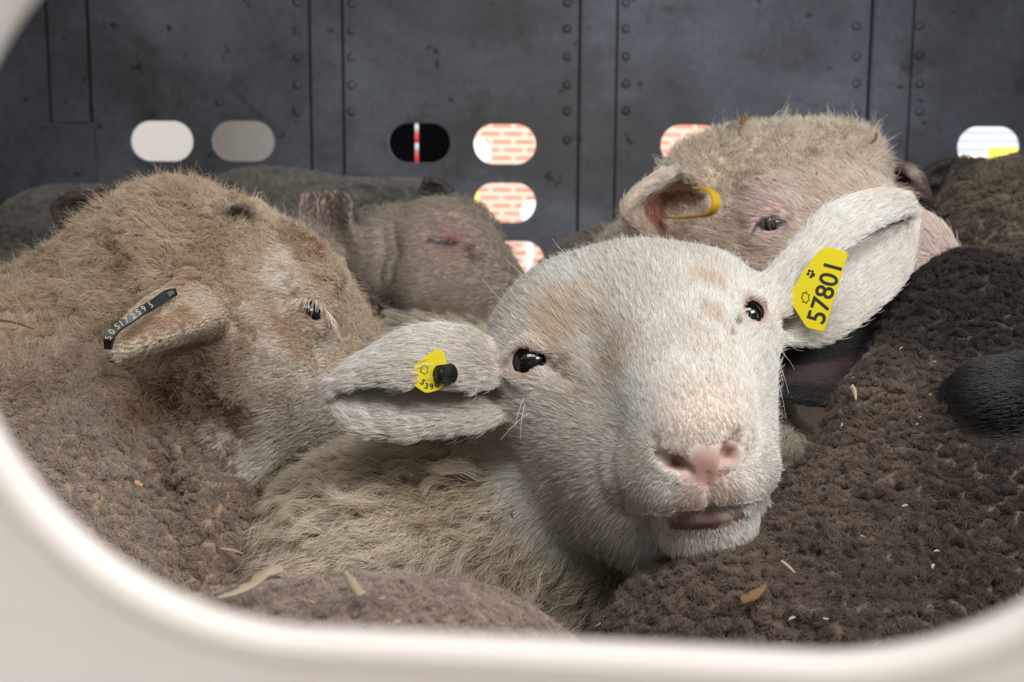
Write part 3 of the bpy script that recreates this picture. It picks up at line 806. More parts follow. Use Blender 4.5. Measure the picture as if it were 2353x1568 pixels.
    for a, R, c, st in ((hit(1310, 745), .030, (214, 192, 164), .75), (hit(1420, 830), .028, (206, 186, 160), .6), (hit(1640, 655), .014, (210, 184, 154), .6),
                        (hit(1655, 745), .018, (206, 184, 158), .6), (hit(1610, 650), .012, (206, 180, 150), .4), (hit(1330, 900), .020, (208, 190, 168), .55),
                        (hit(1610, 960), .026, (226, 214, 200), .8), (hit(1625, 1130), .018, (190, 160, 146), .7), (hit(1590, 1160), .016, (176, 150, 136), .7), (hit(1665, 1155), .014, (176, 150, 136), .7), (hit(1420, 1060), .03, (222, 212, 198), .5),
                        (hit(1262, 832), .006, (96, 74, 64), .95), (hit(1285, 848), .0055, (120, 94, 80), .9), (hit(1312, 872), .005, (150, 124, 106), .8), (hit(1690, 745), .0045, (120, 94, 80), .8), (hit(1680, 775), .0045, (160, 134, 116), .7), (hit(1300, 1150), .03, (224, 216, 205), .6)):  # dark brown patches put the shade of the eye-corner folds into the fur
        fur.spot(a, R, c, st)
    nz = [(hit(1552, 1064), .0072), (hit(1625, 1088), .008), (hit(1622, 1062), .008), (hit(1590, 1080), .007), (hit(1677, 1045), .008), (hit(1545, 1203), .0045), (hit(1575, 1206), .0055), (hit(1605, 1204), .006), (hit(1635, 1200), .006), (hit(1665, 1194), .0055), (hit(1695, 1184), .0045), (hit(1610, 1045), .006), (hit(1650, 1045), .006), (eL.c, .0198), (eR.c, .0192), (hit(1255, 828), .005)]
    def coat_mask(p, n):
        m = np.clip(head(p) * 1.0, 0, 1)
        for e in (earL, earR):
            lo, hi = e.pts.min(0) - .01, e.pts.max(0) + .01
            k = np.all((p > lo) & (p < hi), 1)
            if k.any():
                d = e.near(p[k])[1]; m[k] = np.maximum(m[k], np.clip((0.012 - d) / 0.004, 0, 1))
        for c, R in nz:
            m = m * np.clip((np.linalg.norm(p - c, axis=1) - R * 0.75) / (R * 0.35), 0.0, 1)
        return m
    nose = P(1615, 1060, .50)
    nose_in = P(1610, 1060, .53)
    def flow(p, n):
        v = nrm(p - nose_in); d = np.linalg.norm(p - nose_in, axis=1)
        return v + np.array([0, 0, -0.45]) * np.clip((P(0, 1000, .6)[2] - p[:, 2]) / 0.05, 0, 1)[:, None]
    def length(p, n):
        d = np.linalg.norm(p - nose, axis=1)
        e = np.minimum(np.linalg.norm(p - eL.c, axis=1), np.linalg.norm(p - eR.c, axis=1))
        return (0.0032 + 0.0078 * np.clip((d - 0.03) / 0.11, 0, 1)) * np.clip((e - 0.008) / 0.026, 0.28, 1)
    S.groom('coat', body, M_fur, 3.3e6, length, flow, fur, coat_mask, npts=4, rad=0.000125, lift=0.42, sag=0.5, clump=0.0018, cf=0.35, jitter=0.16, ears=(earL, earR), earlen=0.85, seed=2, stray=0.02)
    # long hairs inside the ear rims and whiskers
    wl = Tint((230, 219, 200), (206, 190, 164), 0.5, 0.03)
    wl.spot(P(1000, 1080, .66), 0.05, (196, 178, 150), .5)
    wz = lambda p, n: np.clip(1 - head(p) * 1.15, 0, 1) * np.where(np.minimum(np.linalg.norm(p - earL.pts.mean(0), axis=1), np.linalg.norm(p - earR.pts.mean(0), axis=1)) > 0.0, 1, 0) * (1 - coat_mask(p, n)) * np.where(p[:, 1] > 0.86, 0.3, 1.0) * (p[:, 2] > 0.5)
    S.groom('wool', body, M_wool, 0.8e6, 0.034, swirl((-0.8, -0.1, -0.6), 0.04, 0.8, 3), wl, wz, npts=9, rad=0.00017, lift=0.45, sag=0.5, clump=0.0075, cf=0.7,
            curl=(0.0017, 1.7), jitter=0.3, seed=4, stray=0.06)
    return body, S, fd, (eL, eR, earL, earR)
A_body, A_S, A_fd, A_parts = white_sheep()
print('white sheep', len(A_S.V))

def ear_tint(cols, S, ears, rgb):
    for e in ears:
        lo, hi = e.pts.min(0) - .01, e.pts.max(0) + .01
        m = np.all((S.V > lo) & (S.V < hi), 1)
        f = e.inner(S.V[m], S.N[m])[:, None]
        cols[m] = cols[m] * (1 - f) + lin(*rgb) * f
    return cols
def holes_mask(p, nz):
    m = np.ones(len(p))
    for c, R in nz: m = m * np.clip((np.linalg.norm(p - c, axis=1) - R * 0.75) / (R * 0.35), 0.0, 1)
    return m

# ================================================================== the tan sheep on the left, head lowered, facing right
def tan_sheep():
    flo, fhi = np.array([-0.50, 0.36, 0.42]), np.array([-0.06, 0.90, 0.87])
    fd = Field(np.array([-1.10, 0.34, -0.02]), np.array([-0.04, 1.0, 0.87]), flo, fhi, 0.0026, 0.01)
    px = fd.px
    px((548, 690, .74, 178), None, 0.02)
    px((400, 575, .75, 152), (520, 640, .745, 152), 0.02)
    px((300, 650, .77, 150), (165, 760, .78, 158), 0.03)
    px((640, 640, .752, 116), (560, 630, .75, 132), 0.02)
    px((726, 652, .722, 50), (684, 640, .735, 66), 0.016)
    px((712, 690, .765, 102), (866, 915, .81, 84), 0.02)
    px((610, 830, .712, 150), (800, 970, .76, 92), 0.04)
    px((720, 900, .75, 130), (850, 980, .78, 66), 0.03)
    px((860, 965, .79, 62), (895, 985, .795, 44), 0.02)
    px((520, 800, .72, 170), None, 0.04)
    # neck, shoulder, trunk
    px((420, 730, .765, 215), (260, 960, .76, 285), 0.05)
    px((300, 890, .76, 245), (80, 950, .75, 270), 0.05)
    px((470, 950, .72, 150), (440, 1480, .64, 130), 0.05)
    px((480, 740, .71, 120), None, 0.03)
    px((60, 1060, .67, 250), (120, 1480, .59, 290), 0.03)
    px((-60, 1000, .72, 270), (-250, 1130, .68, 320), 0.05)
    t0, t1 = P(-150, 1300, .74), P(-650, 1300, .76)
    fd.cone(t0, t1, 0.15, 0.15, 0.06)
    a, b = t0, t1
    fd.legs([(a[0] + .05, a[1] - .07), (a[0] + .03, a[1] + .10), (b[0], b[1] - .08), (b[0], b[1] + .10)])
    ear = Ear([
        [(425, 632, .665), (450, 655, .640), (486, 680, .622), (512, 716, .615), (516, 748, .632), (508, 775, .66)],
        [(385, 662, .630), (398, 686, .612), (418, 712, .600), (434, 742, .595), (434, 764, .612), (428, 780, .635)],
        [(308, 716, .600), (318, 738, .592), (334, 760, .586), (344, 780, .583), (344, 796, .595), (338, 806, .610)],
        [(254, 788, .586), (257, 798, .582), (260, 806, .579), (263, 813, .579), (264, 820, .582), (264, 824, .588)]], nv=44, th=0.0034, bare=(2, 3))
    ear.weld(fd, 0.012)
    px((660, 690, .711, 22), (764, 646, .709, 28), 0.010)
    eye = Eye(fd, 714, 714, 0.0150, 0.0085, (1, 0.3), 1.15, 0.42, 0.92, rows=5, lower=3, lid=0.0026, nmix=0.3, grow=0.0018)
    fd.line([(640, 700), (672, 660), (715, 640), (755, 650)], [0.001, 0.0022, 0.0022, 0.001], 0.0, 0.008)
    fd.line([(725, 760), (735, 800), (742, 850)], [0.001, 0.0025, 0.001], 0.0, 0.008)
    for g in ([(300, 850), (345, 960), (375, 1120), (410, 1300)], [(400, 880), (450, 960), (500, 1060)], [(330, 890), (390, 940), (440, 1030)], [(470, 900), (530, 980), (560, 1080)]):
        fd.line(g, [0.001, 0.005, 0.005, 0.001][:len(g)], 0.0, 0.018)
    fd.line([(905, 1012), (870, 1018), (820, 1022)], [0.0018, 0.002, 0.001], 0.0, 0.004)
    V, Q = fd.mesh(); S = Skin(V, Q, fd); hit = fd.hit
    face_c, face_d = P(700, 760, .74), P(840, 960, .78)
    fz = capsule_zone(P(690, 720, .74), P(850, 960, .79), 0.062, 0.02)
    cheekz = capsule_zone(P(580, 850, .68), P(780, 980, .73), 0.058, 0.02)
    browz = zone(P(650, 540, .70), 0.065, 0.4)
    earz = lambda p: near_ears((ear,), p)
    x0 = P(565, 750, .70)[0]; z0 = P(0, 1085, .72)[2]
    face = lambda p: np.clip((p[:, 0] - x0) / 0.03 + 0.5 + (vnoise(p, 0.02) - .5), 0, 1) * np.clip((p[:, 2] - z0) / 0.012, 0, 1)
    shoulder = lambda p, n: (1 - face(p)) * np.clip((P(0, 860, .62)[2] - p[:, 2]) / 0.05, 0, 1) * (1 - earz(p)) * (p[:, 2] > .35)
    S.lumps(shoulder, 0.017, 0.011, 5, (1, 1, 0.75))
    capz = lambda p, n: (1 - face(p)) * (1 - earz(p)) * np.clip((p[:, 2] - P(0, 860, .62)[2]) / 0.03, 0, 1)
    S.lumps(capz, 0.024, 0.003, 6)
    skin = Tint((156, 132, 108))
    skin.spot(eye.c, .025, (128, 90, 78), 1, .2); skin.spot(hit(905, 1010), .012, (120, 84, 74), 1)
    body = mesh_obj('sheep', S.V, S.Q, M_skin, None, True, skin(S.V))
    tag(body, 'tan woolly sheep at left with lowered head and a black strip tag', 'sheep', 'sheep in the trailer')
    eye.build(body, (80, 0.021, 0.45, lin(244, 234, 216), 0.12))
    fur = Tint((220, 203, 182), (196, 172, 144), 0.6, 0.03)
    for q, R, c, st in (((700, 1000), .075, (242, 236, 224), 1), ((640, 940), .06, (240, 232, 220), .9), ((760, 880), .05, (240, 233, 222), .9), ((610, 870), .03, (236, 228, 214), .8), ((820, 700), .035, (234, 226, 212), .9), ((860, 790), .04, (234, 226, 214), .9), ((800, 660), .02, (234, 226, 212), .8),
                        ((650, 490), .045, (144, 110, 78), .95), ((700, 545), .034, (150, 114, 80), .9), ((740, 590), .022, (158, 120, 86), .9), ((600, 460), .03, (156, 122, 88), .8), ((550, 497), .014, (60, 46, 34), 1), ((640, 560), .012, (214, 198, 174), .7),
                        ((640, 630), .024, (242, 234, 222), 1), ((690, 655), .012, (238, 228, 214), .9), ((655, 590), .014, (238, 228, 214), .9), ((668, 700), .012, (236, 222, 208), .9), ((700, 595), .010, (176, 130, 92), .6), ((755, 640), .013, (190, 152, 116), .6),
                        ((660, 755), .012, (186, 140, 102), .7), ((690, 800), .014, (190, 150, 112), .6), ((640, 850), .02, (226, 214, 196), .7), ((545, 900), .04, (150, 124, 98), .6), ((560, 700), .02, (230, 220, 204), .6),
                        ((520, 650), .018, (232, 222, 206), .9), ((440, 640), .010, (170, 108, 62), .8), ((415, 655), .006, (168, 106, 60), .8), ((460, 645), .006, (168, 106, 60), .8), ((480, 690), .015, (216, 204, 194), .9),
                        ((420, 725), .014, (160, 124, 88), .9), ((370, 745), .013, (160, 124, 88), .9), ((320, 760), .011, (164, 130, 94), .9), ((470, 745), .007, (244, 232, 208), 1), ((440, 757), .007, (244, 232, 208), 1), ((410, 768), .007, (244, 232, 208), 1), ((380, 780), .007, (244, 232, 208), 1), ((350, 790), .007, (244, 232, 208), 1), ((320, 800), .007, (244, 232, 208), 1), ((290, 810), .007, (244, 232, 208), 1), ((268, 818), .007, (244, 232, 208), 1), ((890, 1020), .018, (130, 96, 74), .8), ((380, 815), .008, (90, 68, 50), .8)):
        fur.spot(hit(*q), R, c, st)
    nz = [(eye.c, .0168)]
    nose_in = P(900, 990, .83)
    def cmask(p, n): return np.maximum(face(p), earz(p)) * holes_mask(p, nz)
    fl = lambda p, n: nrm(p - nose_in) * 0.8 + np.array([-0.15, 0, -0.45])
    S.groom('coat', body, M_fur, 2.6e6, lambda p, n: 0.004 + 0.0045 * np.clip((np.linalg.norm(p - P(800, 850, .75), axis=1) - .02) / .10, 0, 1), fl, fur, cmask, npts=4, rad=0.00015, lift=0.4, sag=0.5,
            clump=0.0020, cf=0.45, jitter=0.18, ears=(ear,), earlen=0.38, seed=12, stray=0.03)
    wl = Tint((220, 201, 178), (196, 172, 144), 0.7, 0.03)
    for q, R, c, st in (((545, 495), .010, (84, 64, 46), .9), ((640, 470), .03, (160, 124, 92), .7), ((330, 1150), .07, (214, 208, 202), .8), ((180, 1120), .13, (206, 194, 182), .7), ((480, 1150), .10, (164, 146, 128), .55), ((450, 1300), .10, (160, 142, 124), .55), ((80, 1200), .14, (188, 172, 158), .6), ((560, 900), .05, (168, 148, 126), .6),  # the palest shoulder patch paints its lit edge into the wool colour
                        ((300, 720), .02, (165, 128, 92), .5), ((390, 900), .04, (168, 138, 108), .5)):
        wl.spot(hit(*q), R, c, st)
    for q, R, c, st in (((620, 480), .05, (150, 116, 84), .9), ((550, 497), .016, (58, 44, 34), 1), ((560, 440), .03, (170, 136, 104), .7)): wl.spot(hit(*q), R, c, st)
    up_w = lambda p, n: (1 - face(p) * .92) * (1 - earz(p)) * np.clip((p[:, 2] - P(0, 960, .62)[2]) / 0.05 + .5, 0.0, 1) * holes_mask(p, nz)
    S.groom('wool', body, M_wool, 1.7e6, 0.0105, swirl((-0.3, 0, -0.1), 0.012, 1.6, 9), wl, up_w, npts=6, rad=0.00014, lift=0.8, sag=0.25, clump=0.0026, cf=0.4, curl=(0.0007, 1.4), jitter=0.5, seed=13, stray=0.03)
    lo_w = lambda p, n: (1 - face(p)) * (1 - earz(p)) * np.clip((P(0, 960, .62)[2] - p[:, 2]) / 0.05 + .5, 0, 1) * (p[:, 2] > .33)
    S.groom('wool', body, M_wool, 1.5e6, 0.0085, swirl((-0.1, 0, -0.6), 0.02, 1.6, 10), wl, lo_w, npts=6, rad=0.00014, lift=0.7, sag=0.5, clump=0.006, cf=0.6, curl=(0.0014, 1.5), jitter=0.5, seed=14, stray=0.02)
    return body, S, fd, (eye, ear)
B_body, B_S, B_fd, B_parts = tan_sheep()
print('tan sheep', len(B_S.V))

# ================================================================== the woolly-capped sheep behind, right of centre
def capped_sheep():
    flo, fhi = np.array([0.06, 0.70, 0.66]), np.array([0.40, 1.02, 0.88])
    fd = Field(np.array([-0.02, 0.68, -0.02]), np.array([0.42, 1.68, 0.90]), flo, fhi, 0.003, 0.01)
    px = fd.px
    px((1655, 460, .90, 125), (1880, 455, .91, 132), 0.02)
    px((1740, 424, .90, 124), (1850, 426, .91, 124), 0.02)
    px((1935, 385, .915, 92), (1612, 400, .90, 70), 0.02)
    px((1760, 590, .87, 150), (1900, 560, .87, 160), 0.03)
    px((1900, 520, .86, 140), (2060, 610, .80, 112), 0.03)
    px((2060, 610, .80, 118), (2110, 680, .77, 100), 0.02)
    px((1850, 640, .84, 130), (2040, 720, .79, 100), 0.02)
    px((1760, 470, .835, 60), (1850, 455, .84, 60), 0.02)
    px((1580, 590, .93, 140), (1520, 680, .98, 170), 0.04)
    px((1640, 560, .90, 130), None, 0.03)
    t0, t1 = P(1620, 930, 1.04), P(1435, 765, 1.42)
    fd.cone(P(1560, 700, .97), t0, 0.075, 0.12, 0.05)
    fd.cone(t0, t1, 0.12, 0.15, 0.05)
    fd.legs([(t0[0] - .06, t0[1]), (t0[0] + .07, t0[1] + .02), (t1[0] - .07, t1[1]), (t1[0] + .07, t1[1] + .04)])
    ear = Ear([
        [(1512, 560, .845), (1530, 562, .86), (1555, 560, .872), (1580, 556, .872), (1605, 548, .865), (1622, 540, .855)],
        [(1468, 530, .815), (1492, 522, .84), (1530, 512, .868), (1570, 505, .87), (1606, 498, .86), (1634, 488, .84)],
        [(1437, 492, .80), (1468, 476, .83), (1518, 466, .862), (1565, 460, .865), (1604, 456, .855), (1626, 452, .838)],
        [(1456, 448, .80), (1488, 436, .82), (1525, 430, .845), (1560, 428, .848), (1592, 430, .842), (1612, 432, .83)],
        [(1512, 403, .81), (1530, 400, .82), (1548, 398, .828), (1562, 398, .828), (1576, 401, .825), (1588, 405, .818)]], nu=50, nv=44, th=0.0036, bare=(0.12, 0.9), bare_u=0.82)
    ear.weld(fd, 0.01)
    ear2 = Ear([
        [(2000, 360, .93), (2005, 385, .945), (2012, 410, .945), (2015, 440, .93)],
        [(2050, 372, .925), (2055, 395, .945), (2060, 420, .945), (2062, 445, .925)],
        [(2098, 398, .92), (2100, 410, .935), (2102, 425, .935), (2104, 445, .92)],
        [(2122, 440, .92), (2122, 445, .925), (2122, 448, .925), (2122, 452, .92)]], nu=40, nv=30, th=0.004, bare=(0.05, 0.95), bare_u=0.9)
    ear2.weld(fd, 0.01)
    eye = Eye(fd, 1770, 516, 0.0165, 0.0105, (1, -0.12), 1.15, 0.50, 0.46, rows=5, lower=4, lid=0.0028, nmix=0.5, grow=0.0016)
    V, Q = fd.mesh(); S = Skin(V, Q, fd); hit = fd.hit
    cap_z = capsule_zone(P(1620, 430, .89), P(1900, 400, .90), 0.062, 0.02)
    body_z = lambda p: np.clip((p[:, 1] - 0.93) / 0.03, 0, 1)
    earz = lambda p: near_ears((ear, ear2), p)
    woolm = lambda p: np.maximum(cap_z(p), body_z(p)) * (1 - earz(p))
    S.lumps(lambda p, n: woolm(p) * (p[:, 2] > .5), 0.02, 0.0022, 8)
    skin = Tint((214, 186, 178))
    skin.spot(eye.c, .032, (190, 150, 148), .9, .2); skin.spot(eye.c, .019, (120, 90, 90), 1, .2)
    cols = ear_tint(skin(S.V), S, (ear,), (128, 84, 74)); cols = ear_tint(cols, S, (ear2,), (84, 44, 42))
    wm = woolm(S.V)[:, None]; cols = cols * (1 - wm) + lin(196, 182, 162) * wm
    body = mesh_obj('sheep', S.V, S.Q, M_skin, None, True, cols)
    tag(body, 'pale sheep with a thick wool cap standing behind the white-faced sheep', 'sheep', 'sheep in the trailer')
    eye.build(body, (70, 0.012, 0.75, lin(92, 88, 86), 0.10))
    fur = Tint((226, 212, 196), (214, 196, 174), 0.5, 0.03)
    for q, R, c, st in (((2150, 600), .06, (226, 206, 200), .9), ((2120, 640), .05, (224, 206, 200), .9), ((1765, 455), .03, (212, 188, 186), .7), ((1830, 470), .02, (232, 224, 216), .8), ((1690, 560), .03, (206, 186, 166), .6), ((1480, 470), .03, (228, 222, 212), .9), ((1560, 400), .02, (226, 220, 210), .9), ((1500, 560), .02, (228, 222, 214), .9)):
        fur.spot(hit(*q), R, c, st)
    for q in ear2.pts[::41]: fur.spot(q, .012, (92, 54, 52), 1, .1)
    nz = [(eye.c, .023)]
    nose_in = P(2200, 760, .78)
    cm = lambda p, n: np.maximum(1 - woolm(p), earz(p)) * holes_mask(p, nz) * (p[:, 2] > .5)
    S.groom('coat', body, M_fur, 0.9e6, 0.011, away(nose_in, (0, 0, -.2)), fur, cm, npts=4, rad=0.00018, lift=0.4, sag=0.5, clump=0.003, cf=0.4, jitter=0.2, ears=(ear, ear2), earlen=1.0, seed=22, stray=0.02)
    wl = Tint((222, 211, 194), (202, 189, 168), 0.6, 0.02)
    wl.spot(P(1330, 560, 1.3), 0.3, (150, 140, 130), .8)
    S.groom('wool', body, M_wool, 0.42e6, 0.013, swirl((0, 0, 0.1), 0.015, 1.6, 19), wl, lambda p, n: woolm(p) * (p[:, 2] > .5), npts=5, rad=0.00022, lift=0.85, sag=0.15, clump=0.0042, cf=0.5, curl=(0.0010, 1.3), jitter=0.6, seed=23, stray=0.02)
    return body, S, fd, (eye, ear)
C_body, C_S, C_fd, C_parts = capped_sheep()
print('capped sheep', len(C_S.V))

# ================================================================== the dark brown sheep on the right, seen from behind
def brown_sheep():
    flo, fhi = np.array([0.03, 0.24, 0.46]), np.array([0.42, 0.86, 0.79])
    fd = Field(np.array([0.02, 0.2, -0.02]), np.array([0.72, 0.9, 0.80]), flo, fhi, 0.0028, 0.011)
    px = fd.px
    px((2235, 760, .68, 165), (2370, 770, .69, 205), 0.03)
    px((2150, 780, .69, 115), (2240, 740, .69, 150), 0.02)
    px((2110, 960, .65, 165), (2230, 1000, .64, 210), 0.04)
    px((2070, 1120, .62, 195), (1900, 1420, .58, 235), 0.04)
    px((2330, 1150, .60, 230), (2300, 1500, .54, 260), 0.04)
    px((1690, 1520, .54, 195), (1850, 1350, .60, 200), 0.04)
    px((1560, 1620, .52, 215), (1900, 1590, .52, 255), 0.04)
    t0, t1 = P(1850, 1720, .53), P(2640, 1640, .62)
    fd.cone(t0, t1, 0.10, 0.16, 0.06)
    fd.legs([(t0[0], t0[1] - .02), (t0[0] + .05, t0[1] + .13), (t1[0], t1[1] - .09), (t1[0], t1[1] + .09)], 0.40)
    ear = Ear([
        [(2050, 700, .705), (2040, 750, .70), (2005, 820, .688), (1978, 880, .68), (1955, 918, .675)],
        [(1905, 768, .700), (1908, 800, .695), (1900, 840, .690), (1895, 880, .684), (1888, 926, .672)],
        [(1800, 800, .690), (1803, 825, .690), (1803, 850, .686), (1805, 880, .68), (1808, 915, .668)],
        [(1752, 850, .68), (1752, 858, .682), (1752, 865, .682), (1752, 874, .68), (1752, 882, .675)]], nu=56, nv=44, th=0.0036, bare=(0.42, 0.86), bare_u=0.9)
    ear.weld(fd, 0.012)
    ear2 = Ear([
        [(2440, 800, .57), (2440, 850, .555), (2440, 900, .55), (2440, 960, .555), (2440, 1010, .57)],
        [(2330, 822, .565), (2330, 860, .548), (2330, 900, .542), (2330, 950, .548), (2330, 998, .56)],
        [(2235, 836, .575), (2232, 870, .560), (2232, 905, .555), (2240, 945, .558), (2250, 980, .57)],
        [(2190, 880, .59), (2190, 890, .587), (2190, 900, .585), (2192, 912, .587), (2194, 920, .59)]], nu=60, nv=48, th=0.0036, bare=(2, 3))
    ear2.weld(fd, 0.012)
    V, Q = fd.mesh(); S = Skin(V, Q, fd); hit = fd.hit
    earz = lambda p: near_ears((ear, ear2), p)
    low = lambda p: np.clip((P(0, 900, .62)[2] - p[:, 2]) / 0.05, 0, 1)
    S.lumps(lambda p, n: (1 - earz(p)) * (p[:, 2] > .4) * (0.25 + .75 * low(p)), 0.0135, 0.009, 15)
    skin = Tint((92, 78, 68)); skin.spot(P(2260, 700, .66), .11, (44, 38, 35), 1)
    for e in (ear, ear2):
        for q in e.pts[::37]: skin.spot(q, .012, (14, 12, 12), 1, .05)
    cols = ear_tint(skin(S.V), S, (ear,), (74, 58, 58))
    body = mesh_obj('sheep', S.V, S.Q, M_skin, None, True, cols)
    tag(body, 'dark brown curly sheep at right, seen from behind, with black ears', 'sheep', 'sheep in the trailer')
    wl = Tint((124, 109, 97), (94, 81, 71), 0.7, 0.025)
    for q, R, c, st in (((2250, 640), .09, (52, 45, 41), .95), ((2320, 760), .08, (50, 43, 40), .9), ((2150, 700), .05, (58, 50, 45), .8), ((2330, 1300), .13, (76, 65, 57), .8), ((2340, 1060), .06, (64, 55, 49), .8)):
        wl.spot(hit(*q), R, c, st)
    S.groom('wool', body, M_wool, 1.5e6, 0.0085, swirl((-0.2, 0, -0.35), 0.012, 1.8, 29), wl, lambda p, n: (1 - earz(p)) * (p[:, 2] > .42), npts=6, rad=0.00014, lift=0.75, sag=0.4, clump=0.0055, cf=0.6, curl=(0.0012, 1.5), jitter=0.5, seed=33, stray=0.01)
    fur = Tint((12, 11, 12)); fur.spot(hit(1880, 890), .016, (56, 45, 46), .6)
    S.groom('coat', body, M_fur, 1.0e6, 0.005, const((-1, 0, -.3)), fur, lambda p, n: earz(p), npts=3, rad=0.00016, lift=0.3, jitter=0.2, ears=(ear, ear2), seed=34)
    return body, S, fd, (ear, ear2)
I_body, I_S, I_fd, I_parts = brown_sheep()
print('brown sheep', len(I_S.V))

# ================================================================== the sheep whose back fills the bottom edge
def front_sheep():
    flo, fhi = np.array([-0.24, 0.22, 0.52]), np.array([0.10, 0.56, 0.68])
    fd = Field(np.array([-0.75, 0.2, -0.02]), np.array([0.12, 0.62, 0.70]), flo, fhi, 0.003, 0.011)
    e = P(1290, 1325, .43); a = P(560, 1400, .44)
    r = 0.118
    fd.cone((a[0], 0.39, a[2] - r), (e[0] - .07, 0.39, e[2] - r), r, r, 0.04)
    fd.cone((a[0], 0.39, a[2] - r), (-0.60, 0.36, a[2] - r - .10), r, 0.11, 0.04)
    fd.legs([(-0.08, .34), (-0.08, .44), (-0.58, .31), (-0.58, .41)], .38)
    V, Q = fd.mesh(); S = Skin(V, Q, fd)
    S.lumps(lambda p, n: np.ones(len(p)), 0.014, 0.003, 25)
    skin = Tint((140, 120, 108)); body = mesh_obj('sheep', S.V, S.Q, M_skin, None, True, skin(S.V))
    tag(body, 'grey-brown woolly back of a sheep along the bottom, below the cream chest', 'sheep', 'sheep in the trailer')
    wl = Tint((186, 170, 158), (158, 140, 128), 0.7, 0.015)
    S.groom('wool', body, M_wool, 1.6e6, 0.007, swirl((0, 0, -0.2), 0.01, 1.6, 39), wl, None, npts=5, rad=0.00012, lift=0.75, sag=0.4, clump=0.0035, cf=0.5, curl=(0.0008, 1.4), jitter=0.5, seed=43, stray=0.01)
    return body, S, fd
J_body, J_S, J_fd = front_sheep()

# ================================================================== sheep further back, in the half light
def back_sheep(label, head, trunk, legs, ears, skin, wool, furtint, seed, eye=None, hood=None, lo=None, hi=None, h=0.005, lens=0.014, grooves=(), dens=0.16e6, rad=0.00042, face=None):
    """head: capsules (px,py,depth,radius px) pairs; trunk: world capsules"""
    pts = []
    for A, Bq in head:
        for q in (A, Bq or A): pts += [P(*q[:3]) - q[3] * q[2] / F - .02, P(*q[:3]) + q[3] * q[2] / F + .02]
    for a, b, ra, rb in trunk: pts += [a - ra - .02, a + ra + .02, b - rb - .02, b + rb + .02]
    for e in ears: pts += [e.pts.min(0) - .02, e.pts.max(0) + .02]
    l, u = bounds(*pts); l[2] = -0.02
    hp = [q for q in pts]; fl, fh = bounds(*hp); fl[2] = max(fl[2], 0.5)
    fd = Field(l, u, fl, fh, h, 0.014)
    for A, Bq in head: fd.px(A, Bq, 0.03)
    for a, b, ra, rb in trunk: fd.cone(a, b, ra, rb, 0.05)
    fd.legs(legs, 0.40)
    for e in ears: e.weld(fd, 0.012)
    for g in grooves: fd.line(*g)
    ey = Eye(fd, *eye[0], **eye[1]) if eye else None
    V, Q = fd.mesh(); S = Skin(V, Q, fd)
    fz = (lambda p: face(p)) if face else (lambda p: np.zeros(len(p)))
    earz = lambda p: near_ears(ears, p, 0.014, 0.004) if ears else np.zeros(len(p))
    S.lumps(lambda p, n: (1 - fz(p)) * (1 - earz(p)) * (p[:, 2] > .45), 0.022, 0.004, seed)
    if callable(skin) and not isinstance(skin, Tint): skin = skin(fd, ey)
    if callable(furtint) and not isinstance(furtint, Tint): furtint = furtint(fd, ey)
    cols = skin(S.V)
    for e in ears: cols = ear_tint(cols, S, (e,), (90, 62, 56))
    body = mesh_obj('sheep', S.V, S.Q, M_skin, None, True, cols)
    tag(body, label, 'sheep', 'sheep in the trailer')
    if ey: ey.build(body, (60, 0.010, 1.0, lin(40, 34, 32), 0.1))
    S.groom('wool', body, M_wool, dens, lens, swirl((0, 0, -0.1), 0.02, 1.6, seed), wool, lambda p, n: (1 - fz(p)) * (1 - earz(p)) * (p[:, 2] > .45), npts=4, rad=rad, lift=0.8, sag=0.3, clump=0.008, cf=0.5, curl=(0.0015, 1.3), jitter=0.5, seed=seed + 50)
    if face or ears:
        nz = [(ey.c, .02)] if ey else []
        S.groom('coat', body, M_fur, dens * 1.6, 0.008, const((-0.8, 0.3, -.3)), furtint, lambda p, n: np.maximum(fz(p), earz(p)) * holes_mask(p, nz), npts=4, rad=rad * .8, lift=0.4, jitter=0.25, ears=ears, earlen=1.0, seed=seed + 60)
    return body, S, fd
v3 = lambda *a: np.array(a, float)
# drowsy sheep in profile behind the gap between the two front heads
d_ear = Ear([
    [(775, 500, 1.13), (790, 520, 1.12), (800, 545, 1.115), (815, 570, 1.12), (800, 598, 1.13)],
    [(728, 462, 1.14), (745, 480, 1.12), (755, 510, 1.112), (752, 545, 1.115), (742, 565, 1.13)],
    [(705, 450, 1.15), (730, 448, 1.135), (760, 450, 1.125), (785, 455, 1.12), (800, 462, 1.125)][::1],
    ], nu=20, nv=20, th=0.004, bare=(2, 3)) if False else Ear([
    [(770, 575, 1.10), (785, 582, 1.115), (800, 585, 1.12), (820, 580, 1.115), (835, 570, 1.10)],
    [(705, 545, 1.09), (735, 550, 1.11), (765, 545, 1.118), (790, 530, 1.11), (806, 515, 1.095)],
    [(690, 500, 1.09), (720, 500, 1.108), (755, 495, 1.115), (785, 485, 1.108), (806, 475, 1.095)],
    [(694, 452, 1.10), (720, 448, 1.108), (755, 446, 1.11), (785, 447, 1.106), (800, 452, 1.10)]], nu=36, nv=32, th=0.005, bare=(0.1, 0.55), bare_u=0.5)
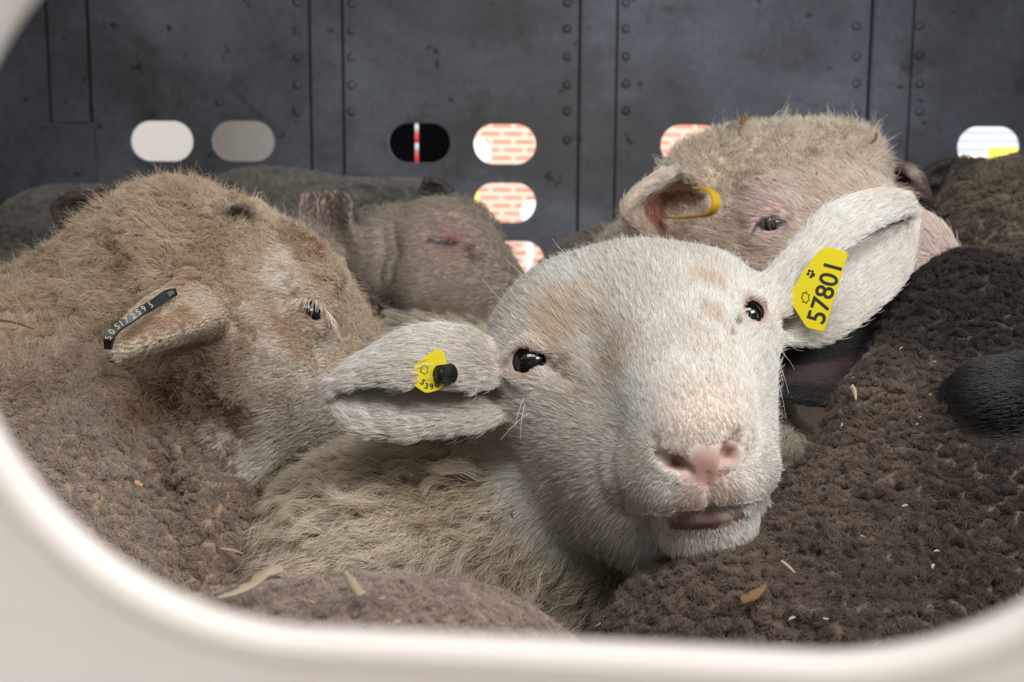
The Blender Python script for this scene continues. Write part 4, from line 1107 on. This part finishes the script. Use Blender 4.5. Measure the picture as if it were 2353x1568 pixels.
def d_fur(fd, ey):
    t = Tint((178, 166, 150), (160, 146, 128), 0.6, 0.04)
    t.spot(fd.hit(1020, 540), .05, (196, 170, 162), .6); [t.spot(q, .016, (88, 72, 60), .95, .1) for q in d_ear.pts[::37] if q[2] > d_ear.pts[:, 2].min() + .03]; t.spot(fd.hit(1095, 590), .014, (110, 66, 60), .9)
    t.spot(fd.hit(1085, 570), .012, (116, 70, 64), .9); t.spot(fd.hit(1035, 545), .022, (190, 146, 142), .8)
    for q in ((995, 552), (1012, 557), (1030, 560), (1050, 559)): t.spot(fd.hit(*q), .0065, (34, 26, 26), 1, .15)
    return t
def d_skin(fd, ey):
    t = Tint((180, 160, 148)); t.spot(fd.hit(1035, 560), .03, (160, 110, 108), .8); t.spot(fd.hit(1030, 558), .010, (40, 30, 30), 1, .1)
    return t
back_sheep('drowsy sheep in profile between the two front heads, eye almost shut',
           [((985, 575, 1.13, 112), (930, 590, 1.14, 110)), ((1050, 560, 1.12, 92), (1150, 680, 1.08, 72)), ((1000, 650, 1.10, 100), (1120, 720, 1.08, 70)), ((880, 600, 1.15, 105), (780, 680, 1.2, 125))],
           [(P(780, 720, 1.2), P(480, 860, 1.28), .07, .15), (P(480, 860, 1.28), P(-500, 880, 1.30), .155, .16)],
           [(-.50, 1.20), (-.50, 1.36), (-.95, 1.2), (-.95, 1.36)], (d_ear,), d_skin, Tint((166, 156, 142), (140, 128, 112), .6, .04), d_fur, 101,
           h=0.0035,
           grooves=[([(985, 548), (1010, 558), (1040, 562), (1065, 556)], [.0015, .0028, .0028, .0015], 0.0, .005), ([(985, 515), (1025, 505), (1062, 525)], [.001, .0025, .001], 0.0, .01), ([(1062, 556), (1080, 575), (1098, 602)], [.003, .003, .0015], 0.0, .006), ([(905, 520), (912, 580), (900, 640)], [.001, .003, .001], 0.0, .01), ([(880, 520), (885, 580), (872, 640)], [.001, .003, .001], 0.0, .01)],
           face=capsule_zone(P(960, 570, 1.1), P(1130, 690, 1.05), 0.075, 0.03), dens=0.24e6, rad=.00036)
e_ear = Ear([[(965, 445, 1.78), (970, 435, 1.79), (975, 425, 1.79), (980, 412, 1.78)], [(1000, 452, 1.77), (1003, 440, 1.785), (1006, 430, 1.785), (1010, 418, 1.77)], [(1030, 452, 1.775), (1031, 447, 1.78), (1033, 442, 1.78), (1035, 438, 1.775)]], nu=24, nv=24, th=0.006, bare=(2, 3))
e_w = Tint((206, 200, 190), (182, 174, 162), .6, .04); e_w.spot(P(870, 450, 1.80), .08, (62, 54, 44), .85)
back_sheep('dirty-backed sheep against the far wall, below the dark far hole', [((590, 480, 1.92, 80), (700, 520, 1.92, 105))],
           [(P(640, 600, 1.95), P(930, 600, 1.95), .155, .155), (P(640, 600, 1.95), P(150, 610, 1.95), .15, .15)], [(-.30, 1.85), (-.30, 1.99), (-.8, 1.85), (-.8, 1.99)], (e_ear,), Tint((140, 132, 122)), e_w, Tint((46, 42, 40)), 111)
f_ear = Ear([
    [(250, 520, 1.36), (265, 500, 1.38), (280, 480, 1.38), (290, 455, 1.36)],
    [(185, 520, 1.35), (195, 490, 1.375), (205, 465, 1.375), (215, 446, 1.35)],
    [(138, 512, 1.35), (142, 490, 1.365), (150, 470, 1.365), (160, 450, 1.35)],
    [(124, 490, 1.355), (125, 482, 1.36), (127, 475, 1.36), (130, 468, 1.355)]], nu=30, nv=26, th=0.005, bare=(2, 3))
back_sheep('grey sheep at the far left edge with one brown ear showing', [((300, 520, 1.40, 90), (380, 600, 1.38, 85)), ((300, 540, 1.40, 95), (200, 640, 1.46, 110))],
           [(P(200, 660, 1.5), P(-60, 700, 1.62), .075, .135), (P(-60, 680, 1.62), P(-420, 690, 1.62), .14, .14)], [(-.85, 1.55), (-.85, 1.67), (-1.05, 1.55), (-1.05, 1.67)], (f_ear,), Tint((120, 108, 98)), Tint((166, 160, 152), (142, 136, 128), .6, .05), Tint((92, 72, 58)), 121)
h_w = Tint((134, 122, 106), (106, 94, 80), .7, .03)
back_sheep('grey-brown sheep at the right edge behind the wool-capped one', [((2330, 560, 1.06, 185), (2480, 540, 1.08, 190))],
           [(P(2420, 680, 1.10), P(3100, 760, 1.12), .13, .16)], [(.66, 1.04), (.66, 1.18), (.95, 1.04), (.95, 1.18)], (), Tint((116, 104, 92)), h_w, None, 131, dens=.3e6, rad=.00036)
k_ear = Ear([
    [(2160, 420, 1.44), (2165, 400, 1.455), (2172, 385, 1.455), (2180, 370, 1.44)],
    [(2125, 420, 1.44), (2130, 405, 1.455), (2138, 393, 1.455), (2146, 384, 1.44)],
    [(2108, 425, 1.445), (2109, 420, 1.45), (2111, 415, 1.45), (2113, 410, 1.445)]], nu=24, nv=24, th=0.005, bare=(2, 3))
back_sheep('dark grey sheep by the far wall, under the rightmost hole', [((2215, 450, 1.48, 82), (2390, 510, 1.5, 92))],
           [(P(2330, 600, 1.56), P(2850, 640, 1.58), .13, .15)], [(.82, 1.5), (.82, 1.62), (1.1, 1.5), (1.1, 1.64)], (k_ear,), Tint((96, 88, 80)), Tint((112, 104, 94), (86, 78, 70), .6, .04), Tint((60, 52, 46)), 141)

# ================================================================== ear tags
def sheet(name, px_pts, depth, thick, mat, parent, bevel=0.0003):
    """small flat plate with the given outline; depth(px,py) lies on one plane"""
    pts = [P(x, y, depth(x, y)) for x, y in px_pts]
    n = nrm(sum(np.cross(pts[i] - pts[0], pts[i + 1] - pts[0]) for i in range(1, len(pts) - 1))); n = n if n @ (CAM - pts[0]) > 0 else -n
    bm = bmesh.new()
    f = bm.faces.new([bm.verts.new(p) for p in pts])
    r = bmesh.ops.extrude_face_region(bm, geom=[f])
    for v in r['geom']:
        if isinstance(v, bmesh.types.BMVert): v.co -= Vector((n * thick).tolist())
    if bevel: bmesh.ops.bevel(bm, geom=list(bm.edges), offset=bevel, segments=2, affect='EDGES')
    return bm_obj(name, bm, mat, parent), n
def rounded(pts, r, n=5):
    out = []; pts = [np.array(p, float) for p in pts]; m = len(pts)
    for i in range(m):
        p, a, b = pts[i], pts[i - 1], pts[(i + 1) % m]
        q0 = p + (a - p) / np.linalg.norm(a - p) * r; q1 = p + (b - p) / np.linalg.norm(b - p) * r
        for k in range(n + 1):
            t = k / n; out.append((1 - t) ** 2 * q0 + 2 * t * (1 - t) * p + t * t * q1)
    return out
def letters(name, text, O, X, n, size, mat, parent, center=False):
    """text standing on the line O -> X, facing n, as a thin mesh"""
    cu = bpy.data.curves.new(name, 'FONT'); cu.body = text; cu.size = size; cu.extrude = 0.00008; cu.offset = size * 0.012
    if center: cu.align_x = 'CENTER'; cu.align_y = 'CENTER'
    tmp = bpy.data.objects.new('tmp', cu); col.objects.link(tmp)
    dg = bpy.context.evaluated_depsgraph_get(); dg.update()
    me = bpy.data.meshes.new_from_object(tmp.evaluated_get(dg)); me.name = name
    bpy.data.objects.remove(tmp); bpy.data.curves.remove(cu)
    x = nrm(X - O); x = nrm(x - n * (x @ n)); y = np.cross(n, x)
    me.transform(Matrix(((x[0], y[0], n[0], O[0]), (x[1], y[1], n[1], O[1]), (x[2], y[2], n[2], O[2]), (0, 0, 0, 1))))
    me.materials.clear(); me.materials.append(mat)
    o = bpy.data.objects.new(name, me); col.objects.link(o); o.parent = parent
    return o
def band(name, ctr, wvec, width, thick, mat, parent):
    """strap swept along world points; wvec: width direction per point"""
    C = crom(np.array(ctr), 60, 0); Wd = nrm(crom(np.array(wvec), 60, 0)); wd = np.interp(np.linspace(0, 1, 60), np.linspace(0, 1, len(width)), width)
    T = nrm(np.gradient(C, axis=0)); Nn = nrm(np.cross(T, Wd))
    vs, fs = [], []
    for i in range(60):
        for a, b in ((-.5, -.5), (-.42, .5), (.42, .5), (.5, -.5)): vs.append(C[i] + Wd[i] * a * wd[i] + Nn[i] * b * thick)
    for i in range(59):
        for j in range(4): fs.append([i * 4 + j, i * 4 + (j + 1) % 4, i * 4 + 4 + (j + 1) % 4, i * 4 + 4 + j])
    fs += [[3, 2, 1, 0], [236, 237, 238, 239]]
    return mesh_obj(name, vs, fs, mat, parent, False), C, T, Wd, Nn
def px_len(px, d): return px * d / F
# yellow plate in the middle sheep's upright ear
dR = lambda x, y: 0.6295 + (1900 - x) * 0.00013
plate, nR = sheet('ear_tag', rounded([(1905, 567), (1949, 580), (1893, 764), (1853, 754), (1809, 684), (1846, 622), (1884, 574)], 9), dR, 0.0013, M_yellow, A_body)
plate['label'] = 'yellow plate ear tag numbered 57801'
on = lambda x, y: P(x, y, dR(x, y)) + nR * 0.0001
letters('lettering', '57801', on(1892, 748), on(1943, 590), nR, px_len(59, .634), M_ink, plate)
def dots(name, cpx, parts, parent, dfun, n):
    bm = bmesh.new()
    for (dx, dy, r) in parts:
        c = P(cpx[0] + dx, cpx[1] + dy, dfun(cpx[0] + dx, cpx[1] + dy)) + n * 0.00012
        x = nrm(rt - n * (rt @ n)); y = np.cross(n, x)
        k = 12; rr = px_len(r, .63)
        bm.faces.new([bm.verts.new(c + rr * (x * math.cos(6.2832 * i / k) + y * math.sin(6.2832 * i / k))) for i in range(k)])
    return bm_obj(name, bm, M_ink, parent)
dots('emblem', (1863, 629), [(5, 3, 5), (-3, -6, 3.5), (-6, 1, 3.5), (0, 8, 3), (4, -5, 3)], plate, dR, nR)
ring = []
for k in range(14):
    a = 6.2832 * k / 14; r = 10 + (2.5 if k % 2 else -1.5)
    ring.append((1851 + r * 0.8 * math.cos(a), 684 + r * 1.15 * math.sin(a)))
bm = bmesh.new()
for k in range(14):
    a, b = np.array(ring[k]), np.array(ring[(k + 1) % 14]); d = (b - a) / np.linalg.norm(b - a); q = np.array([-d[1], d[0]]) * 0.9
    bm.faces.new([bm.verts.new(P(*w, dR(*w)) + nR * 0.00012) for w in (a + q, b + q, b - q, a - q)])
bm_obj('emblem', bm, M_ink, plate)
# yellow tag with a black stud in the other ear
dL = lambda x, y: 0.5862 + (x - 980) * 0.00004
tl, nL = sheet('ear_tag', rounded([(1008, 800), (984, 814), (955, 836), (944, 860), (952, 888), (978, 905), (1004, 899), (1024, 884), (1028, 845), (1022, 812)], 7), dL, 0.0013, M_yellow, A_body)
tl['label'] = 'yellow ear tag with a black stud'
onL = lambda x, y: P(x, y, dL(x, y)) + nL * 0.0001
for ch, (x, y), (dx, dy) in (('5', (971, 879), (10, 7)), ('3', (980, 888), (10, 2)), ('9', (992, 889), (10, -2)), ('0', (1004, 885), (10, -5))):
    letters('lettering', ch, onL(x, y), onL(x + dx, y + dy), nL, px_len(19, .58), M_ink, tl, True)
ring = []
for k in range(12):
    a = 6.2832 * k / 12; r = 9 + (2 if k % 2 else -1.2); ring.append((975 + r * .9 * math.cos(a), 850 + r * 1.05 * math.sin(a)))
bm = bmesh.new()
for k in range(12):
    a, b = np.array(ring[k]), np.array(ring[(k + 1) % 12]); d = (b - a) / np.linalg.norm(b - a); q = np.array([-d[1], d[0]]) * 0.7
    bm.faces.new([bm.verts.new(onL(*w)) for w in (a + q, b + q, b - q, a - q)])
bm_obj('emblem', bm, M_ink, tl)
bm = bmesh.new(); c0, c1 = P(1012, 856, .5842), P(1032, 864, .589)
ax = nrm(nL * 0.55 - rt * 0.75); q = Vector(ax.tolist()).to_track_quat('Z', 'Y').to_matrix().to_4x4()
bmesh.ops.create_cone(bm, cap_ends=True, segments=32, radius1=0.0062, radius2=0.0052, depth=0.011, matrix=Matrix.Translation(((c0 + c1) / 2).tolist()) @ q)
bmesh.ops.bevel(bm, geom=list(bm.edges), offset=0.0008, segments=2, affect='EDGES')
st = bm_obj('stud', bm, M_black, tl, True)
dB = lambda x, y: 0.634
sheet('tag_back', rounded([(982, 790), (984, 748), (1000, 740), (1018, 740), (1032, 748), (1034, 790)], 6), dB, 0.0013, M_yellow, tl)
# black strip tag on the tan sheep
ctr = [(249, 800, .568), (250, 782, .564), (258, 764, .566), (275, 748, .568), (299, 733, .571), (324, 715, .576), (349, 701, .583), (366, 690, .588), (386, 677, .594), (403, 672, .600)]
C0 = [P(*c) for c in ctr]
tan = np.gradient(np.array([[c[0], c[1]] for c in ctr], float), axis=0)
wv = [(-t[1] * rt - t[0] * up) * -1 for t in tan]
tb, CC, TT, WW, NN = band('ear_tag', C0, wv, [px_len(k, .575) for k in (20, 22, 22, 21, 21, 22, 23, 25, 26, 20)], 0.0022, M_black, B_body)
tb['label'] = 'black strip ear tag with grey digits 505172595'
for ch, (x, y) in zip('505172595', ((254, 780), (260, 766), (271, 754), (281, 745), (292, 737), (306, 728), (319, 719), (330, 711), (343, 703))):
    k = int(np.argmin(np.linalg.norm(np.stack(project(CC)[:2], 1) - [x, y], axis=1)))
    n = NN[k] if NN[k] @ (CAM - CC[k]) > 0 else -NN[k]
    letters('lettering', ch, CC[k] + n * 0.0012, CC[k] + n * 0.0012 + TT[k] * 0.01, n, px_len(20, .57), M_greytext, tb, True)
k = 53; n = NN[k] if NN[k] @ (CAM - CC[k]) > 0 else -NN[k]
bm = bmesh.new(); g = np.random.default_rng(5)
bm.faces.new([bm.verts.new(CC[k] + n * 0.0013 + (TT[k] * 1.4 * math.cos(a) + np.cross(n, TT[k]) * 0.8 * math.sin(a)) * 0.0024 * g.uniform(.6, 1.2)) for a in np.linspace(0, 6.28, 15)[:-1]])
bm_obj('emblem', bm, plain('worn_green', (70, 84, 48), 0.7), tb)
# yellow loop tag on the capped sheep
lc = [(1600, 432, .815), (1625, 434, .80), (1642, 448, .79), (1646, 468, .788), (1638, 486, .792), (1618, 496, .80), (1590, 499, .815), (1560, 502, .83), (1530, 500, .848)]
band('ear_tag', [P(*c) for c in lc], [rt * 1.0 + fw * 0.45] * len(lc), [0.0085] * len(lc), 0.0014, plain('dirty_yellow', (190, 150, 22), 0.5), C_body)[0]['label'] = 'yellow loop ear tag, brown with dirt'

# ================================================================== straw and shavings caught in the wool
FIELDS = [A_fd, B_fd, C_fd, I_fd, J_fd]
def surf(px, py, lift):
    best = None
    for f in FIELDS:
        h = f.hit(px, py, 0.25, 1.5); d = (h - CAM) @ fw
        if f.sample(h)[0] < 0.002 and (best is None or d < best[1]): best = (f, d, h)
    if best is None: return None
    f, d, h = best
    return h + f.grad(h) * lift, f.grad(h)
def shaving(name, pxs, wpx, mat, label, cat, lift=0.008, curl=0.0, group=None):
    pts = []
    for x, y in pxs:
        q = surf(x, y, lift)
        while q is None: y += 4; q = surf(x, y, lift)
        pts.append(q)
    C = crom(np.array([p for p, n in pts]), 14, 0); N = nrm(crom(np.array([n for p, n in pts]), 14, 0))
    N = nrm(N + nrm(CAM - C)); T = nrm(np.gradient(C, axis=0)); B = nrm(np.cross(T, N))
    d = (C[0] - CAM) @ fw; wd = np.interp(np.linspace(0, 1, 14), np.linspace(0, 1, len(wpx)), wpx) * d / F
    g = np.random.default_rng(int(pxs[0][0])); vs, fs = [], []
    for i in range(14):
        e0, e1 = 1 + g.normal(0, .10), 1 + g.normal(0, .10)
        for a, b in ((-.5 * e0, -.5), (0, -.5), (.5 * e1, -.5), (.5 * e1, .5), (0, .5), (-.5 * e0, .5)):
            vs.append(C[i] + B[i] * a * wd[i] + N[i] * (b * 0.0007 + curl * (4 * a * a - .3) * wd[i]))
    for i in range(13):
        for j in range(6): fs.append([i * 6 + j, i * 6 + (j + 1) % 6, i * 6 + 6 + (j + 1) % 6, i * 6 + 6 + j])
    fs += [[5, 4, 3, 2, 1, 0], [78 + k for k in range(6)]]
    return tag(mesh_obj(name, vs, fs, mat), label, cat, group)
shaving('wood_shaving', [(508, 1430), (550, 1418), (590, 1398), (622, 1372), (655, 1366)], [6, 14, 20, 30, 16], M_straw, 'long curled pale wood shaving at the lower left, beside the rim', 'wood shaving', .010, .25)
shaving('wood_shaving', [(795, 1362), (812, 1386), (832, 1416)], [10, 20, 22], M_straw, 'short flat pale wood shaving on the grey-brown back', 'wood shaving', .009, .1)
shaving('wood_shaving', [(1710, 1408), (1738, 1396), (1765, 1374)], [18, 24, 5], M_strawdark, 'brown pointed flake on the dark brown fleece below the chin', 'wood shaving', .009, .1)
shaving('wood_shaving', [(588, 1158), (584, 1190), (576, 1236)], [5, 12, 6], M_straw, 'upright pale sliver at the throat of the tan sheep', 'wood shaving', .010, .1)
shaving('straw_stalk', [(490, 1272), (515, 1276), (533, 1282)], [4, 7, 3], M_straw, 'pale straw stalk on the lower neck of the tan sheep', 'straw', .012)
shaving('straw_stalk', [(1797, 1322), (1812, 1334), (1826, 1348)], [5, 7, 3], M_straw, 'pale straw stalk on the dark fleece right of the chin', 'straw', .009)
shaving('straw_stalk', [(1976, 908), (1982, 922), (1984, 942)], [10, 11, 3], M_straw, 'pale chip below the black ear of the brown sheep', 'straw', .009)
shaving('straw_stalk', [(1706, 318), (1714, 304), (1720, 290)], [12, 14, 5], M_strawdark, 'brown chip stuck in the wool cap of the pale sheep', 'straw', .014)
shaving('straw_stalk', [(1990, 330), (1984, 346), (1976, 362)], [6, 8, 3], M_strawdark, 'dark sliver at the right of the wool cap', 'straw', .014)
shaving('straw_stalk', [(278, 1134), (286, 1137), (294, 1142)], [9, 12, 8], plain('orange_chip', (200, 150, 110), .8), 'orange-tan chip on the shoulder of the tan sheep', 'straw', .012)
shaving('straw_stalk', [(2, 770), (40, 776), (80, 790)], [4, 5, 3], M_strawdark, 'long thin brown stalk on the back of the tan sheep', 'straw', .012)
shaving('straw_stalk', [(40, 925), (60, 912), (78, 905)], [6, 7, 3], M_strawdark, 'dark straw stalk low on the back of the tan sheep', 'straw', .012)
shaving('straw_stalk', [(290, 930), (305, 945), (298, 965)], [6, 8, 3], M_strawdark, 'bent brown stalk on the neck of the tan sheep below its ear', 'straw', .012)
# tiny flecks: one small chip mesh, copied
proto = {}
def fleck_mesh(kind, mat):
    g = np.random.default_rng(len(kind)); bm = bmesh.new()
    r = bmesh.ops.create_cube(bm, size=1.0)
    for v in bm.verts: v.co = Vector((v.co.x * .0042 * (1 - .5 * (v.co.y > 0)), v.co.y * .0013 + v.co.x * .0006, v.co.z * .0007))
    bmesh.ops.bevel(bm, geom=list(bm.edges), offset=0.0002, segments=1, affect='EDGES')
    me = bpy.data.meshes.new(kind); bm.to_mesh(me); bm.free(); me.materials.append(mat)
    return me
def flecks(n, boxes, mat, label, group, lift, seed):
    g = np.random.default_rng(seed); me = fleck_mesh('straw_fleck', mat); base = None
    for k in range(n):
        x0, x1, y0, y1 = boxes[k % len(boxes)]
        q = None
        while q is None: q = surf(g.uniform(x0, x1), g.uniform(y0, y1), lift)
        p, nn = q
        if base is None:
            o = base = bpy.data.objects.new('straw_fleck', me)
        else: o = base.copy()
        col.objects.link(o); o.location = p
        q = Vector(nn.tolist()).to_track_quat('Z', 'Y').to_matrix() @ Matrix.Rotation(g.uniform(0, 6.28), 3, 'Z')
        o.rotation_euler = q.to_euler(); o.scale = (g.uniform(.4, 1.1),) * 3
        tag(o, label, 'straw', group)
flecks(34, [(10, 220, 700, 1000), (80, 320, 850, 1200), (180, 480, 480, 640), (250, 500, 900, 1300)], M_strawdark, 'tiny brown straw fleck in the wool of the tan sheep', 'straw flecks on the tan sheep', .011, 3)
flecks(22, [(880, 1200, 1030, 1300), (700, 1000, 1120, 1300)], M_strawdark, 'tiny brown straw fleck on the cream chest of the middle sheep', 'straw flecks on the cream chest', .014, 4)
flecks(14, [(1600, 2000, 290, 440)], M_strawdark, 'tiny dark fleck in the thick wool cap', 'flecks in the wool cap', .013, 5)
flecks(14, [(1600, 2300, 1150, 1480), (1950, 2150, 800, 1000)], M_straw, 'tiny pale fleck on the dark brown fleece', 'flecks on the dark fleece', .008, 6)
flecks(10, [(700, 1400, 1360, 1480)], M_straw, 'tiny pale fleck on the grey-brown back', 'flecks on the grey-brown back', .007, 7)

wk = []
for base, end, sagp in (((1768, 795, .60), (1812, 905, .585), (24, 20)), ((1766, 800, .60), (1800, 880, .59), (22, 14)), ((1772, 770, .61), (1806, 822, .60), (20, 6)), ((1770, 785, .605), (1826, 850, .59), (26, 8)),
                        ((1766, 815, .60), (1806, 960, .585), (18, 34)), ((1206, 930, .60), (1196, 1010, .585), (-14, 12)), ((1215, 950, .60), (1150, 1012, .58), (-6, 26)), ((1204, 915, .60), (1184, 985, .59), (-14, 8)),
                        ((1160, 700, .66), (1108, 640, .66), (-4, -6)), ((1210, 640, .66), (1160, 592, .66), (-2, -8)), ((1300, 585, .67), (1268, 548, .67), (-2, -6))):
    a, b = np.array(base, float), np.array(end, float); m = (a + b) / 2 + np.array([sagp[0] * .4, -sagp[1] * .3, -.006])
    T = np.linspace(0, 1, 8)[:, None]; q = (1 - T) ** 2 * a + 2 * T * (1 - T) * m + T * T * b
    wk.append([P(*w) for w in q])
curves('whiskers', np.array(wk), 0.00016, np.tile(lin(225, 218, 208), (len(wk), 1)), M_fur, A_body, 0.4)

for o_ in (A_S, B_S, C_S, I_S, J_S): o_.fd = o_.V = o_.Q = o_.N = None
FIELDS.clear(); del A_fd, B_fd, C_fd, I_fd, J_fd, A_S, B_S, C_S, I_S, J_S
import gc; gc.collect()
